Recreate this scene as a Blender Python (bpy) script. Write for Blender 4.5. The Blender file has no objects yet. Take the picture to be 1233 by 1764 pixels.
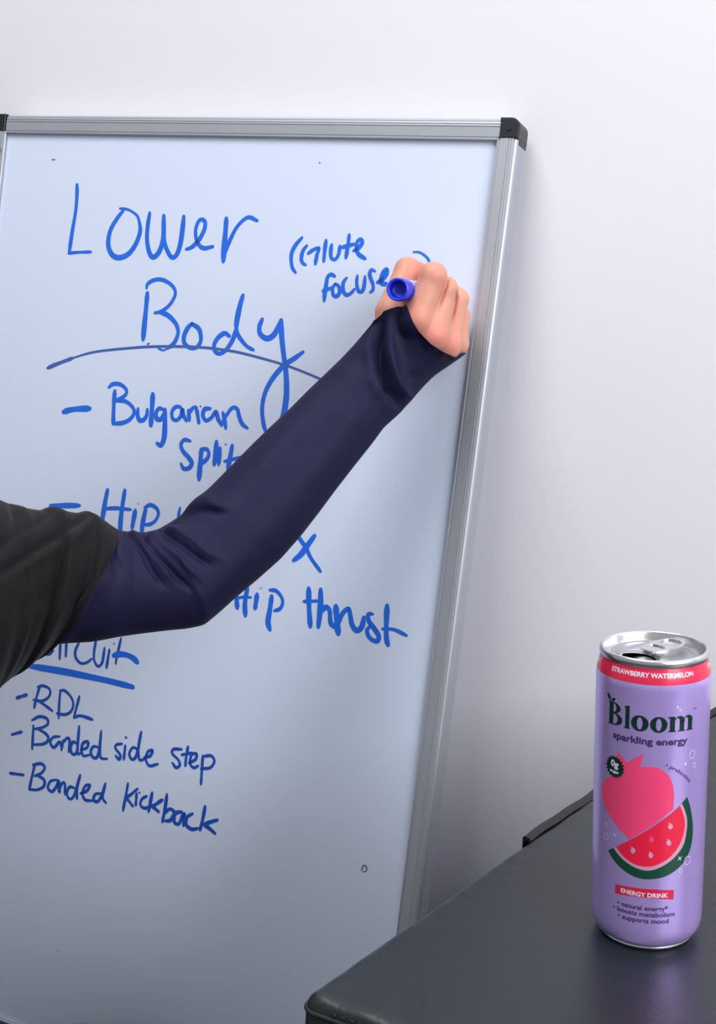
import bpy, bmesh, math, random
import numpy as np
from mathutils import Vector, Matrix
random.seed(7); rng = np.random.default_rng(7)
SC = bpy.context.scene; COL = SC.collection
PI = math.pi

# ------------------------------------------------------------------ camera
W, H, F = 1233.0, 1764.0, 2200.0
CXP, CYP = W/2, H/2
CAMZ = 0.835
PITCH, ROLL = math.radians(11.0), math.radians(0.78)
_R0 = np.array([1., 0, 0]); _D0 = np.array([0, -math.sin(PITCH), -math.cos(PITCH)])
CR = math.cos(ROLL)*_R0 + math.sin(ROLL)*_D0
CD = math.cos(ROLL)*_D0 - math.sin(ROLL)*_R0
CF = np.array([0, math.cos(PITCH), -math.sin(PITCH)])
CAM = np.array([0, 0, CAMZ])
CM = np.stack([CR, CD, CF], 1)
cd = bpy.data.cameras.new('camera'); cam = bpy.data.objects.new('camera', cd); COL.objects.link(cam)
cd.sensor_fit = 'VERTICAL'; cd.sensor_height = 36.0; cd.lens = F/H*36.0
cd.clip_start = 0.02; cd.clip_end = 60
m = Matrix.Identity(4)
for i in range(3):
    m[i][0] = CR[i]; m[i][1] = -CD[i]; m[i][2] = -CF[i]; m[i][3] = CAM[i]
cam.matrix_world = m
SC.camera = cam
def ray(px, py):
    return CM @ np.array([(px-CXP)/F, (py-CYP)/F, 1.0])
def P(px, py, z):                       # the world point seen at a pixel, z metres in front of the lens
    return CAM + ray(px, py)*z

# ------------------------------------------------------------------ board pose and room axes
_V1 = np.array([-4290., 166.])
BX = -np.array([_V1[0]-CXP, _V1[1]-CYP, F]); BX /= np.linalg.norm(BX)
_a = np.array([857-CXP, 246-CYP, F]); _d = np.array([-.127, 1, 0]); _t = -(_a@BX)/(_d@BX)
BY = _a+_t*_d; BY /= np.linalg.norm(BY)
BX = CM@BX; BUP = -(CM@BY); BN = np.cross(BX, BUP)
BO = P(744, 482, 1.10)                  # where the marker touches the board
def on_board(px, py):
    r = ray(px, py); p = CAM + r*(((BO-CAM)@BN)/(r@BN)) - BO
    return p@BX, p@BUP
EX = np.array([BX[0], BX[1], 0]); EX /= np.linalg.norm(EX)      # along the back wall, to the right
EN = np.array([BN[0], BN[1], 0]); EN /= np.linalg.norm(EN)      # out of the back wall
RO = np.array([BO[0], BO[1], 0])
WALLN = min((BO + u*BX + .137*BUP - .018*BN - RO)@EN for u in (-.5, .063)) - .004
def room(x, n, z):                      # room coordinates, n measured out of the back wall
    return RO + EX*x + EN*(n+WALLN) + np.array([0, 0, z])
RM = Matrix(((EX[0], EN[0], 0, room(0,0,0)[0]), (EX[1], EN[1], 0, room(0,0,0)[1]), (0, 0, 1, 0), (0, 0, 0, 1)))

# ------------------------------------------------------------------ world, lights, exposure
SC.view_settings.view_transform = 'Standard'; SC.view_settings.look = 'None'
SC.view_settings.gamma = 1.0; SC.view_settings.use_curve_mapping = False
SC.view_settings.exposure = 0.0
wd = bpy.data.worlds.new('World'); SC.world = wd; wd.use_nodes = True
bg = wd.node_tree.nodes['Background']; bg.inputs[0].default_value = (.90, .95, .97, 1); bg.inputs[1].default_value = 0.36
def area(name, loc, target, sx, sy, power, col):
    l = bpy.data.lights.new(name, 'AREA'); l.shape = 'RECTANGLE'; l.size = sx; l.size_y = sy
    l.energy = power; l.color = col
    o = bpy.data.objects.new(name, l); COL.objects.link(o); o.location = Vector(loc)
    o.rotation_euler = (Vector(target)-Vector(loc)).to_track_quat('-Z', 'Y').to_euler()
    return o
area('window_daylight', room(1.66, 1.15, 1.45), room(0, .25, 1.0), 1.3, 1.2, 38, (.95, .955, 1.0))
area('ceiling_lamp', room(-.15, 1.0, 2.42), room(-.1, .55, .6), .9, .9, 26, (.985, .965, 1.0))

# ------------------------------------------------------------------ materials
def S(r, g, b):                         # sRGB bytes to linear
    return tuple((c/255/12.92 if c/255 <= .04045 else ((c/255+.055)/1.055)**2.4) for c in (r, g, b)) + (1,)
def mat(name, col, rough=.5, metal=0, bump=0, bscale=200, var=0, vscale=8, coat=0, spec=.5, sheen=0, sss=0, bdist=.001):
    mt = bpy.data.materials.new(name); mt.use_nodes = True
    nt = mt.node_tree; b = nt.nodes['Principled BSDF']
    b.inputs['Base Color'].default_value = col; b.inputs['Roughness'].default_value = rough
    b.inputs['Metallic'].default_value = metal; b.inputs['Coat Weight'].default_value = coat
    b.inputs['Specular IOR Level'].default_value = spec
    if sheen: b.inputs['Sheen Weight'].default_value = sheen; b.inputs['Sheen Roughness'].default_value = .4
    if sss:
        b.inputs['Subsurface Weight'].default_value = sss; b.inputs['Subsurface Radius'].default_value = (.9, .35, .2)
        b.inputs['Subsurface Scale'].default_value = .004
    tc = nt.nodes.new('ShaderNodeTexCoord')
    if var:
        n = nt.nodes.new('ShaderNodeTexNoise'); n.inputs['Scale'].default_value = vscale; n.inputs['Detail'].default_value = 4
        nt.links.new(tc.outputs['Object'], n.inputs['Vector'])
        mx = nt.nodes.new('ShaderNodeMix'); mx.data_type = 'RGBA'
        mx.inputs[6].default_value = tuple(c*(1-var) for c in col[:3])+(1,)
        mx.inputs[7].default_value = tuple(min(1, c*(1+var)) for c in col[:3])+(1,)
        nt.links.new(n.outputs['Fac'], mx.inputs[0]); nt.links.new(mx.outputs[2], b.inputs['Base Color'])
    if bump:
        n2 = nt.nodes.new('ShaderNodeTexNoise'); n2.inputs['Scale'].default_value = bscale; n2.inputs['Detail'].default_value = 3
        nt.links.new(tc.outputs['Object'], n2.inputs['Vector'])
        bp = nt.nodes.new('ShaderNodeBump'); bp.inputs['Strength'].default_value = bump; bp.inputs['Distance'].default_value = bdist
        nt.links.new(n2.outputs['Fac'], bp.inputs['Height']); nt.links.new(bp.outputs['Normal'], b.inputs['Normal'])
    return mt
M = dict(
 wall=mat('wall_paint', S(229,228,233), .62, bump=.08, bscale=260, var=.012, vscale=3, bdist=.0006),
 ceil=mat('ceiling_paint', S(235,235,235), .8, var=.01),
 floor=mat('rubber_floor', S(62,68,70), .75, bump=.3, bscale=300, var=.25, vscale=160),
 base=mat('baseboard_paint', S(215,215,218), .45, var=.01),
 board=mat('whiteboard_enamel', S(208,219,238), .32, coat=.12, var=.008, vscale=3),
 alu=mat('brushed_aluminium', S(180,184,190), .52, metal=.62, var=.04, vscale=30, bump=.04, bscale=900, bdist=.0003),
 blackplastic=mat('black_plastic', S(26,28,30), .38, bump=.15, bscale=400, var=.1),
 ink=mat('blue_marker_ink', S(30,104,216), .45, var=.16, vscale=45),
 ink_shaded=mat('shaded_blue_marker_ink', S(28,80,178), .45, var=.18, vscale=45),  # same ink, deepened in colour for the dimmer light low on the board
 inkthin=mat('thin_grey_blue_ink', S(62,98,168), .5, var=.15, vscale=60),
 smudge=mat('grey_scuff', S(96,104,114), .6),
 vinyl=mat('black_vinyl', S(24,31,35), .35, bump=.22, bscale=420, var=.06, vscale=12, spec=.55, bdist=.0005),
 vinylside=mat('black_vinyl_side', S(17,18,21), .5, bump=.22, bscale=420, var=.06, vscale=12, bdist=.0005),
 thread=mat('black_thread', S(14,15,18), .8, var=.1),
 can=mat('lavender_metallic_print', S(204,178,250), .25, metal=.55, coat=.35, var=.03, vscale=20, bump=.05, bscale=60, bdist=.0006),
 red=mat('red_metallic_print', S(232,42,78), .30, metal=.3, coat=.35, var=.02),
 pink=mat('pink_fruit_print', S(250,72,122), .36, metal=.12, coat=.3, var=.03, vscale=20),
 melon=mat('melon_red_print', S(240,30,68), .36, metal=.12, coat=.3, var=.04, vscale=60),
 rind=mat('pale_rind_print', S(228,170,196), .36, metal=.3, coat=.3),
 green=mat('dark_green_print', S(22,82,62), .34, metal=.35, coat=.3, var=.1, vscale=40),
 dgreen=mat('deep_green_lettering', S(16,58,46), .34, metal=.45, coat=.3, var=.12, vscale=60),
 purpletext=mat('dark_purple_lettering', S(66,44,104), .4, metal=.2, coat=.2),
 white=mat('white_print', S(236,226,245), .4, metal=.15, coat=.2),
 silver=mat('bare_aluminium', S(222,222,224), .27, metal=1, var=.04, vscale=60, bump=.05, bscale=250, bdist=.0004),
 lid=mat('satin_lid_aluminium', S(186,187,190), .36, metal=1, var=.05, vscale=90),
 inside=mat('can_liner', S(60,56,54), .5, metal=.5),
 navy=mat('navy_stretch_fabric', S(28,27,56), .62, bump=.12, bscale=1500, var=.05, vscale=9, spec=.15, bdist=.0003),
 black=mat('black_knit', S(18,18,20), .88, bump=.3, bscale=1100, var=.1, vscale=20, sheen=.05, spec=.25, bdist=.0004),
 hem=mat('black_hem_tape', S(24,24,34), .8),
 hair=mat('dark_brown_hair', S(48,34,27), .5, bump=.6, bscale=90, var=.3, vscale=60),
 blueplastic=mat('royal_blue_plastic', S(38,58,226), .32, coat=.15),
 bluedeep=mat('deep_blue_plastic', S(10,26,170), .4),
 marker=mat('white_marker_barrel', S(222,226,240), .3, coat=.2),
 felt=mat('blue_felt_tip', S(20,50,150), .9),
 lamp=mat('lamp_diffuser', S(250,250,250), .5),
 eye=mat('eye_white', S(235,232,228), .2), iris=mat('brown_iris', S(60,38,24), .2),
)
def skin_mat():
    mt = mat('skin', S(233,178,160), .47, bump=.35, bscale=420, sss=.28, bdist=.0005, spec=.4)
    nt = mt.node_tree; b = nt.nodes['Principled BSDF']
    at = nt.nodes.new('ShaderNodeAttribute'); at.attribute_name = 'blush_shade'
    n = nt.nodes.new('ShaderNodeTexNoise'); n.inputs['Scale'].default_value = 70; n.inputs['Detail'].default_value = 4
    tc = nt.nodes.new('ShaderNodeTexCoord'); nt.links.new(tc.outputs['Object'], n.inputs['Vector'])
    ml = nt.nodes.new('ShaderNodeMath'); ml.operation = 'MULTIPLY_ADD'; ml.inputs[1].default_value = .5; ml.inputs[2].default_value = -.15
    nt.links.new(n.outputs['Fac'], ml.inputs[0])
    ad = nt.nodes.new('ShaderNodeMath'); ad.operation = 'ADD'; ad.use_clamp = True
    nt.links.new(ml.outputs[0], ad.inputs[0]); nt.links.new(at.outputs['Fac'], ad.inputs[1])
    mx = nt.nodes.new('ShaderNodeMix'); mx.data_type = 'RGBA'
    mx.inputs[6].default_value = S(214,156,132); mx.inputs[7].default_value = S(214,120,108)
    nt.links.new(ad.outputs[0], mx.inputs[0]); nt.links.new(mx.outputs[2], b.inputs['Base Color'])
    return mt
M['skin'] = skin_mat()

# ------------------------------------------------------------------ helpers
def tag(o, label=None, cat=None, group=None, kind=None):
    if label: o['label'] = label
    if cat: o['category'] = cat
    if group: o['group'] = group
    if kind: o['kind'] = kind
    return o
def empty(name, mtx=None, loc=None):
    o = bpy.data.objects.new(name, None); COL.objects.link(o); o.empty_display_size = .05
    if mtx is not None: o.matrix_world = mtx
    if loc is not None: o.location = Vector(loc)
    return o
def obj(name, me, mt, parent=None, smooth=True, world=False):
    """one mesh object; world=True: vertices are in world space and are moved into the parent's space"""
    if isinstance(me, bmesh.types.BMesh):
        bm = me; me = bpy.data.meshes.new(name); bm.to_mesh(me); bm.free()
    if world and parent is not None:
        mw = parent.matrix_basis.copy() if parent.parent is None else parent.parent.matrix_basis @ parent.matrix_basis
        me.transform(mw.inverted())
    if mt is not None and not me.materials: me.materials.append(mt)
    o = bpy.data.objects.new(name, me); COL.objects.link(o)
    if parent is not None: o.parent = parent
    if smooth:
        for p in me.polygons: p.use_smooth = True
    return o
def sharp(o, ang=35):
    o.data.set_sharp_from_angle(angle=math.radians(ang)); return o
def pymesh(name, V, Fs):
    me = bpy.data.meshes.new(name); me.from_pydata([tuple(map(float, v)) for v in V], [], Fs); me.update(); return me
def box(bm, x0, x1, y0, y1, z0, z1):
    v = [bm.verts.new(c) for c in ((x0,y0,z0),(x1,y0,z0),(x1,y1,z0),(x0,y1,z0),(x0,y0,z1),(x1,y0,z1),(x1,y1,z1),(x0,y1,z1))]
    for f in ((0,3,2,1),(4,5,6,7),(0,1,5,4),(1,2,6,5),(2,3,7,6),(3,0,4,7)): bm.faces.new([v[i] for i in f])
    return v
def boxobj(name, dims, mt, parent=None, mtx=None, bev=0, seg=2):
    bm = bmesh.new(); box(bm, *dims)
    if bev: bmesh.ops.bevel(bm, geom=bm.edges[:], offset=bev, segments=seg, affect='EDGES', profile=.6)
    o = obj(name, bm, mt, parent, smooth=bool(bev))
    if bev: sharp(o)
    if mtx is not None: o.matrix_world = mtx
    return o
def lathe(prof, n=96, close=False):
    V = []; Fs = []
    k = len(prof)
    for i in range(n):
        a = 2*PI*i/n
        for r, z in prof: V.append((r*math.cos(a), r*math.sin(a), z))
    for i in range(n):
        j = (i+1) % n
        for q in range(k-1): Fs.append((i*k+q, j*k+q, j*k+q+1, i*k+q+1))
    return V, Fs
def catmull(pts, step=1.6):
    p = [np.array(q, float) for q in pts]
    if len(p) < 3:
        n = max(2, int(np.linalg.norm(p[-1]-p[0])/step)); return [p[0]+(p[-1]-p[0])*i/n for i in range(n+1)]
    e = [2*p[0]-p[1]]+p+[2*p[-1]-p[-2]]; out = []
    for i in range(1, len(e)-2):
        n = max(2, int(np.linalg.norm(e[i+1]-e[i])/step))
        for k in range(n):
            t = k/n
            out.append(.5*((2*e[i])+(-e[i-1]+e[i+1])*t+(2*e[i-1]-5*e[i]+4*e[i+1]-e[i+2])*t*t+(-e[i-1]+3*e[i]-3*e[i+1]+e[i+2])*t**3))
    out.append(e[-2]); return out
def surface_nets(fn, lo, hi, h, newton=2):
    lo = np.array(lo, float); n = np.ceil((np.array(hi)-lo)/h).astype(int)+1
    ax = [lo[i]+h*np.arange(n[i]) for i in range(3)]
    D = np.empty(n, np.float32)
    for i in range(0, n[0], 8):
        g = np.stack(np.meshgrid(ax[0][i:i+8], ax[1], ax[2], indexing='ij'), -1)
        D[i:i+8] = fn(g.reshape(-1, 3)).reshape(g.shape[:3])
    s = D < 0
    c = [s[a:n[0]-1+a, b:n[1]-1+b, d:n[2]-1+d] for a in (0,1) for b in (0,1) for d in (0,1)]
    tot = sum(x.astype(np.int8) for x in c); cell = (tot > 0) & (tot < 8)
    idx = np.full(cell.shape, -1, int); ci = np.argwhere(cell); idx[cell] = np.arange(len(ci))
    acc = np.zeros((len(ci), 3)); cnt = np.zeros(len(ci))
    cor = [(a,b,d) for a in (0,1) for b in (0,1) for d in (0,1)]
    for a in cor:
        for k in range(3):
            if a[k] == 0:
                b = list(a); b[k] = 1
                ia = ci+a; ib = ci+b
                da = D[ia[:,0],ia[:,1],ia[:,2]]; db = D[ib[:,0],ib[:,1],ib[:,2]]
                mk = (da < 0) != (db < 0)
                t = np.where(mk, da/np.where(mk, da-db, 1), 0)
                acc += np.where(mk[:,None], np.array(a)+t[:,None]*(np.array(b)-np.array(a)), 0); cnt += mk
    V = lo+h*(ci+acc/cnt[:,None])
    for _ in range(newton):
        d = fn(V); e = h*.3
        g = np.stack([(fn(V+np.eye(3)[k]*e)-fn(V-np.eye(3)[k]*e))/(2*e) for k in range(3)], -1)
        V = V-np.clip(d, -h*.5, h*.5)[:,None]*g/np.maximum((g*g).sum(-1), .3)[:,None]
    Q = []
    for k in range(3):
        o1, o2 = (k+1) % 3, (k+2) % 3
        sl = [slice(1, n[i]-1) for i in range(3)]; sl[k] = slice(0, n[k]-1); s2 = list(sl); s2[k] = slice(1, n[k])
        A = s[tuple(sl)]; B = s[tuple(s2)]
        e = np.argwhere(A != B); 
        if not len(e): continue
        inside = A[e[:,0],e[:,1],e[:,2]]
        e = e+np.array([0 if i == k else 1 for i in range(3)])
        def gi(d1, d2):
            q = e.copy(); q[:,o1] -= d1; q[:,o2] -= d2; return idx[q[:,0],q[:,1],q[:,2]]
        q = np.stack([gi(1,1), gi(0,1), gi(0,0), gi(1,0)], -1)
        q[~inside] = q[~inside][:, ::-1]; Q.append(q)
    Q = np.concatenate(Q)
    return V, Q.tolist()
def cap(p, a, b, ra, rb):
    a = np.asarray(a); b = np.asarray(b); ab = b-a; pa = p-a
    t = np.clip((pa@ab)/max(ab@ab, 1e-12), 0, 1)
    return np.linalg.norm(pa-t[:,None]*ab, axis=1)-(ra+(rb-ra)*t)
def ell(p, c, ax, r):
    q = (p-np.asarray(c))@np.asarray(ax).T/np.asarray(r); k = np.linalg.norm(q, axis=1)
    return (k-1)*min(r)
def smin(a, b, k):
    h = np.clip(.5+.5*(b-a)/k, 0, 1); return b*(1-h)+a*h-k*h*(1-h)

# ------------------------------------------------------------------ the room
def setting(name, dims, mt, bev=0):
    o = boxobj(name, dims, mt, bev=bev); o.matrix_world = RM; return tag(o, kind='structure')
setting('wall_back', (-2.6, 1.8, -.12, 0, 0, 2.6), M['wall'])
setting('floor', (-2.6, 1.8, -.12, 3.6, -.08, 0), M['floor'])
setting('ceiling', (-2.6, 1.92, -.12, 3.6, 2.6, 2.7), M['ceil'])
bm = bmesh.new()
for d in ((1.8,1.92,-.12,.45,0,2.6), (1.8,1.92,1.85,3.6,0,2.6), (1.8,1.92,.45,1.85,0,.85), (1.8,1.92,.45,1.85,2.05,2.6)): box(bm, *d)
o = obj('wall_right', bm, M['wall'], smooth=False); o.matrix_world = RM; tag(o, kind='structure')
w = empty('window_1', RM); tag(w, kind='structure')
bm = bmesh.new()
for d in ((1.82,1.88,.45,.50,.85,2.05), (1.82,1.88,1.80,1.85,.85,2.05), (1.82,1.88,.50,1.80,.85,.90), (1.82,1.88,.50,1.80,2.0,2.05), (1.83,1.87,1.13,1.17,.9,2.0)): box(bm, *d)
obj('window_frame', bm, M['base'], w, smooth=False)
bm = bmesh.new(); box(bm, 1.74, 1.86, .42, 1.88, .825, .85); obj('window_sill', bm, M['base'], w, smooth=False)
setting('baseboard_back', (-2.6, 1.8, 0, .012, 0, .08), M['base'], bev=.003)
setting('baseboard_right', (1.788, 1.8, .012, 3.6, 0, .08), M['base'], bev=.003)

# ------------------------------------------------------------------ the whiteboard
UL, UR, VT, VB = -.5357, .0625, .1375, -.785
FW = .0185
BM = Matrix(((BX[0],BUP[0],BN[0],BO[0]),(BX[1],BUP[1],BN[1],BO[1]),(BX[2],BUP[2],BN[2],BO[2]),(0,0,0,1)))
_ul0 = on_board(14.6, 231)[0]; UL = _ul0-FW
_vb0 = on_board(10, 1755)[1]; VB = _vb0-FW
board = empty('whiteboard', BM)
tag(board, 'white dry-erase board in silver aluminium frame, covered in blue handwriting, leaning on the wall', 'whiteboard')
boxobj('panel', (UL+.004, UR-.004, VB+.004, VT-.004, -.012, 0), M['board'], board)
PROF = [(0,-.0005),(0,.0036),(.0007,.0046),(.0014,.0046),(.0019,.0036),(.0026,.0036),(.0030,.0044),(.0106,.0048),(.0109,.0041),(.0115,.0041),(.0118,.0049),(.0127,.0048),(.0130,.0041),(.0136,.0041),(.0139,.0047),(.0149,.0045),(.0152,.0037),(.0158,.0036),(.0162,.0040),(.0176,.0030),(.0185,.0012),(.0185,-.0172),(0,-.0172)]
def rail(name, p0, p1, inner0, out, label=None, mt='alu'):
    """extrudes the frame profile from p0 to p1 (board u, v); 'out' points away from the panel"""
    V = []; k = len(PROF)
    for p in (p0, p1):
        for a, n in PROF: V.append((p[0]+out[0]*a, p[1]+out[1]*a, n))
    Fs = [(i, (i+1) % k, (i+1) % k+k, i+k) for i in range(k)]+[tuple(range(k)), tuple(range(2*k-1, k-1, -1))]
    me = pymesh(name, V, Fs); bm = bmesh.new(); bm.from_mesh(me); bmesh.ops.recalc_face_normals(bm, faces=bm.faces[:]); bm.to_mesh(me); bm.free()
    o = obj(name, me, M[mt], board, smooth=True); sharp(o, 20)
    if label: o['label'] = label
    return o
c = .0165
rail('frame_rail', (UL+FW, VT-FW), (UR-c, VT-FW), 0, (0, 1))
rail('frame_rail', (UR-FW, VT-c), (UR-FW, VB+c), 0, (1, 0))
rail('frame_rail', (UL+FW, VT-c), (UL+FW, VB+c), 0, (-1, 0))
rail('frame_rail', (UL+c, VB+FW), (UR-c, VB+FW), 0, (0, -1))
def cornercap(cx, cy, sx, sy):
    t = .0006; w = .0172; r = .0085; pts = []
    pts += [(cx-sx*w, cy+sy*t), (cx-sx*w, cy-sy*w), (cx+sx*t, cy-sy*w)]
    for i in range(9):
        a = PI/2*i/8; pts.append((cx+sx*(t-r+r*math.cos(a)), cy+sy*(t-r+r*math.sin(a))))
    bm = bmesh.new(); vs = [bm.verts.new((x, y, -.0185)) for x, y in pts]; f = bm.faces.new(vs)
    r_ = bmesh.ops.extrude_face_region(bm, geom=[f]); up = [v for v in r_['geom'] if isinstance(v, bmesh.types.BMVert)]
    for v in up: v.co.z = .0054
    bmesh.ops.recalc_face_normals(bm, faces=bm.faces[:])
    ed = [e for e in bm.edges if all(v.co.z > 0 for v in e.verts)]
    bmesh.ops.bevel(bm, geom=ed, offset=.0012, segments=3, affect='EDGES')
    # the skirt that runs a little further down the outer side
    box(bm, *(sorted((cx+sx*(t-.0014), cx+sx*t))+sorted((cy-sy*.021, cy-sy*.0165))+[-.0183, .0005]))
    o = obj('corner_cap', bm, M['blackplastic'], board); sharp(o, 30); o['label'] = 'black plastic corner cap'
    bm = bmesh.new(); bmesh.ops.create_cone(bm, cap_ends=True, segments=20, radius1=.0026, radius2=.0022, depth=.0012)
    bmesh.ops.translate(bm, verts=bm.verts[:], vec=(cx-sx*.0085, cy-sy*.0085, .0057))
    obj('screw_plug', bm, M['blackplastic'], o, smooth=False)
for sx, cx in ((-1, UL), (1, UR)):
    for sy, cy in ((1, VT), (-1, VB)): cornercap(cx, cy, sx, sy)
# dark pen ledge along the bottom rail
bm = bmesh.new(); box(bm, UL+.02, UR-.02, VB-.004, VB+FW-.0012, .0046, .0400)
bmesh.ops.bevel(bm, geom=bm.edges[:], offset=.0016, segments=2, affect='EDGES')
o = obj('pen_ledge', bm, M['blackplastic'], board); sharp(o); o['label'] = 'dark plastic pen ledge'

# handwriting: strokes traced in image pixels, laid on the panel as thin ink
INKN = [.00016]
def ribbon_into(V, Fs, pts, w, taper=True):
    q = catmull(pts); q = [np.array(on_board(*p)) for p in q]; n = len(q); base = len(V)
    INKN[0] += .0000012; z = INKN[0]
    r0 = ray(*pts[len(pts)//2]); ss = 1.38*((BO-CAM)@BN)/(r0@BN)/F
    ph = random.random()*6
    c0 = len(V)
    for i in range(n):
        a = q[max(0, i-1)]; b = q[min(n-1, i+1)]; t = (b-a); L = np.linalg.norm(t)+1e-9; t /= L; nn = np.array([-t[1], t[0]])
        k = i/(n-1)
        ww = w*ss*.5*(1+.10*math.sin(ph+k*7))
        if taper: ww *= min(1, .72+k*3, .72+(1-k)*3)
        V.append((*(q[i]+nn*ww), z)); V.append((*(q[i]-nn*ww), z))
    for i in range(n-1): Fs.append((base+2*i, base+2*i+1, base+2*i+3, base+2*i+2))
    for e, i in ((0, 0), (1, n-1)):      # round ends
        ctr = q[i]; j = base+2*i; r = np.array(V[j][:2])-ctr; s0 = len(V)
        sg = (1 if e == 0 else -1)
        for k in range(1, 6):
            a = sg*PI*k/6; V.append((ctr[0]+r[0]*math.cos(a)-r[1]*math.sin(a), ctr[1]+r[0]*math.sin(a)+r[1]*math.cos(a), z))
        f = (j,)+tuple(range(s0, s0+5))+(j+1,)
        Fs.append(f if e == 0 else f[::-1])
def write(label, origin, strokes, mt='ink', w=6.5):
    ox, oy, sc = origin; V = []; Fs = []
    for st in strokes:
        ww = w
        if isinstance(st, tuple) and isinstance(st[0], (int, float)) and isinstance(st[1], list): ww, st = st
        pts = [(ox+a/sc, oy+b/sc) for a, b in st]
        if len(pts) == 1: pts = [pts[0], (pts[0][0]+1.2, pts[0][1]+.6)]
        ribbon_into(V, Fs, pts, ww)
    me = pymesh('handwriting', V, Fs)
    bm = bmesh.new(); bm.from_mesh(me)
    for f in bm.faces:
        f.normal_update()
        if f.normal.z < 0: f.normal_flip()
    bm.to_mesh(me); bm.free()
    o = obj('handwriting', me, M[mt], board, smooth=False); o['label'] = label; return o
c1 = (100,300,3.425); c2 = (220,470,3.626); c3 = (100,650,3.626); c4 = (480,390,4.404); c5 = (390,900,3.736); c6 = (0,1080,4.742); c7 = (0,1240,3.1615); c8 = (80,830,4.404)
write('large blue word Lower', c1, [(5.4,[(112,62),(112,120),(104,220),(84,340),(66,464)]), (4,[(62,467),(110,462),(195,459)]),
 [(385,215),(350,260),(310,330),(296,410),(315,470),(355,493),(410,475),(455,420),(484,340),(480,280)], (3.6,[(482,300),(472,255),(450,230),(410,208),(365,203)]),
 [(541,230),(530,300),(525,380),(535,450),(555,488),(580,480),(605,440),(622,370),(624,245)], [(624,245),(624,370),(640,440),(670,490),(700,475),(722,410),(735,320),(742,250)],
 (5.6,[(757,443),(790,430),(830,390),(862,330),(868,285),(850,268),(828,280),(812,330),(815,380),(830,415),(860,437),(913,428)]),
 (7.4,[(993,262),(988,340),(980,430),(975,515)]), (5.4,[(978,480),(1010,400),(1050,320),(1095,270),(1130,255),(1175,275)])])
write('large blue word Body with a long looped y', c2, [(7,[(123,127),(115,220),(104,330),(96,418)]), (5,[(118,95),(125,70),(160,47),(210,42),(260,65),(292,100),(296,140),(270,190),(235,225),(200,245),(170,250)]),
 (6,[(200,245),(250,265),(295,310),(315,360),(305,410),(280,450),(250,468)]), (2.6,[(255,468),(225,484),(192,474)]), (2.5,[(122,447),(135,440)]),
 (6,[(400,318),(375,345),(352,395),(355,440),(390,468),(430,465),(455,430),(455,380),(440,345),(400,318)]),
 (6,[(635,395),(605,378),(565,405),(540,450),(545,490),(575,505),(615,480),(655,420),(678,350)]), (7.2,[(720,140),(700,210),(682,300),(678,350)]), (5.4,[(678,340),(690,390),(740,455),(785,482)]),
 (7,[(840,290),(822,340),(830,385),(870,410),(910,390),(940,340),(958,297)]), (7.6,[(958,297),(962,400),(975,520),(988,620),(992,720),(988,800),(970,900),(930,985)]),
 (6.4,[(1095,495),(1040,535),(980,575),(920,640),(870,720),(845,800),(840,880),(856,975),(880,1000)])])
write('thin blue arc under Body', (0,0,1), [(5,[(82,634),(96,628),(125,617)]), (3.4,[(110,622),(160,607),(220,600),(270,597),(340,598),(400,605),(450,617),(500,632),(552,653),(600,675)])], 'inkthin')
write('blue word Bulgarian with a dash', c3, [(7.5,[(35,216),(80,203),(130,197),(198,195)]), (6,[(355,85),(348,180),(345,290)]), (5.2,[(318,62),(345,42),(390,45),(425,75),(425,105),(395,130),(360,145)]),
 (5.4,[(360,145),(420,150),(465,185),(475,225),(445,265),(400,285),(345,290)]), (5.8,[(500,195),(497,235),(510,268),(535,265),(555,235),(558,200)]), (7,[(592,105),(588,180),(580,300)]),
 (6,[(655,200),(630,195),(612,225),(618,260),(645,260),(665,220)]), (7,[(668,200),(668,280),(665,360),(655,405),(640,425),(618,412)]),
 (5.4,[(765,185),(735,185),(712,215),(715,255),(740,268),(768,240),(775,200),(785,240),(802,272)]), (5.4,[(815,205),(820,270)]), (5.4,[(820,220),(845,190),(865,190)]), (5.4,[(866,200),(880,285)]),
 (5.6,[(950,195),(915,200),(905,240),(925,270),(960,250),(985,215),(1000,260),(1015,290)]), (5.6,[(1030,220),(1040,270),(1048,320)]), (5.4,[(1020,300),(1050,240),(1090,190),(1120,200),(1130,240),(1150,290),(1183,318)]), (2.5,[(888,180)])], w=5.6)
write('blue word Split', c3, [(5.8,[(825,398),(790,390),(768,420),(780,460),(815,500),(835,535),(820,565),(785,570),(768,540)]), (7,[(895,450),(890,520),(880,638)]), (5.4,[(895,450),(930,450),(942,480),(925,515),(890,540)]),
 (7,[(990,400),(985,480),(975,545)]), (6,[(1012,440),(1003,545)]), (2.4,[(1045,418)]), (6.4,[(1088,425),(1075,500),(1060,575)]), (5,[(1040,525),(1100,510),(1160,500),(1220,492)])])
write('small blue word Glute after an open bracket', c4, [(5.2,[(178,85),(130,140),(100,200),(95,260),(105,315),(128,350)]), (5,[(215,145),(185,185),(172,240),(180,275),(205,293)]), (5,[(225,205),(260,180),(305,165),(290,220),(278,285)]),
 (5.2,[(360,105),(350,180),(342,265)]), [(402,140),(395,190),(400,240),(430,250),(455,210),(465,150)], (5.2,[(535,65),(525,150),(510,240)]), (5.6,[(480,160),(570,135)]), (5.4,[(570,185),(610,160),(635,120),(620,97),(595,120),(590,165),(605,210),(655,245)]),
], w=5)
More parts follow.
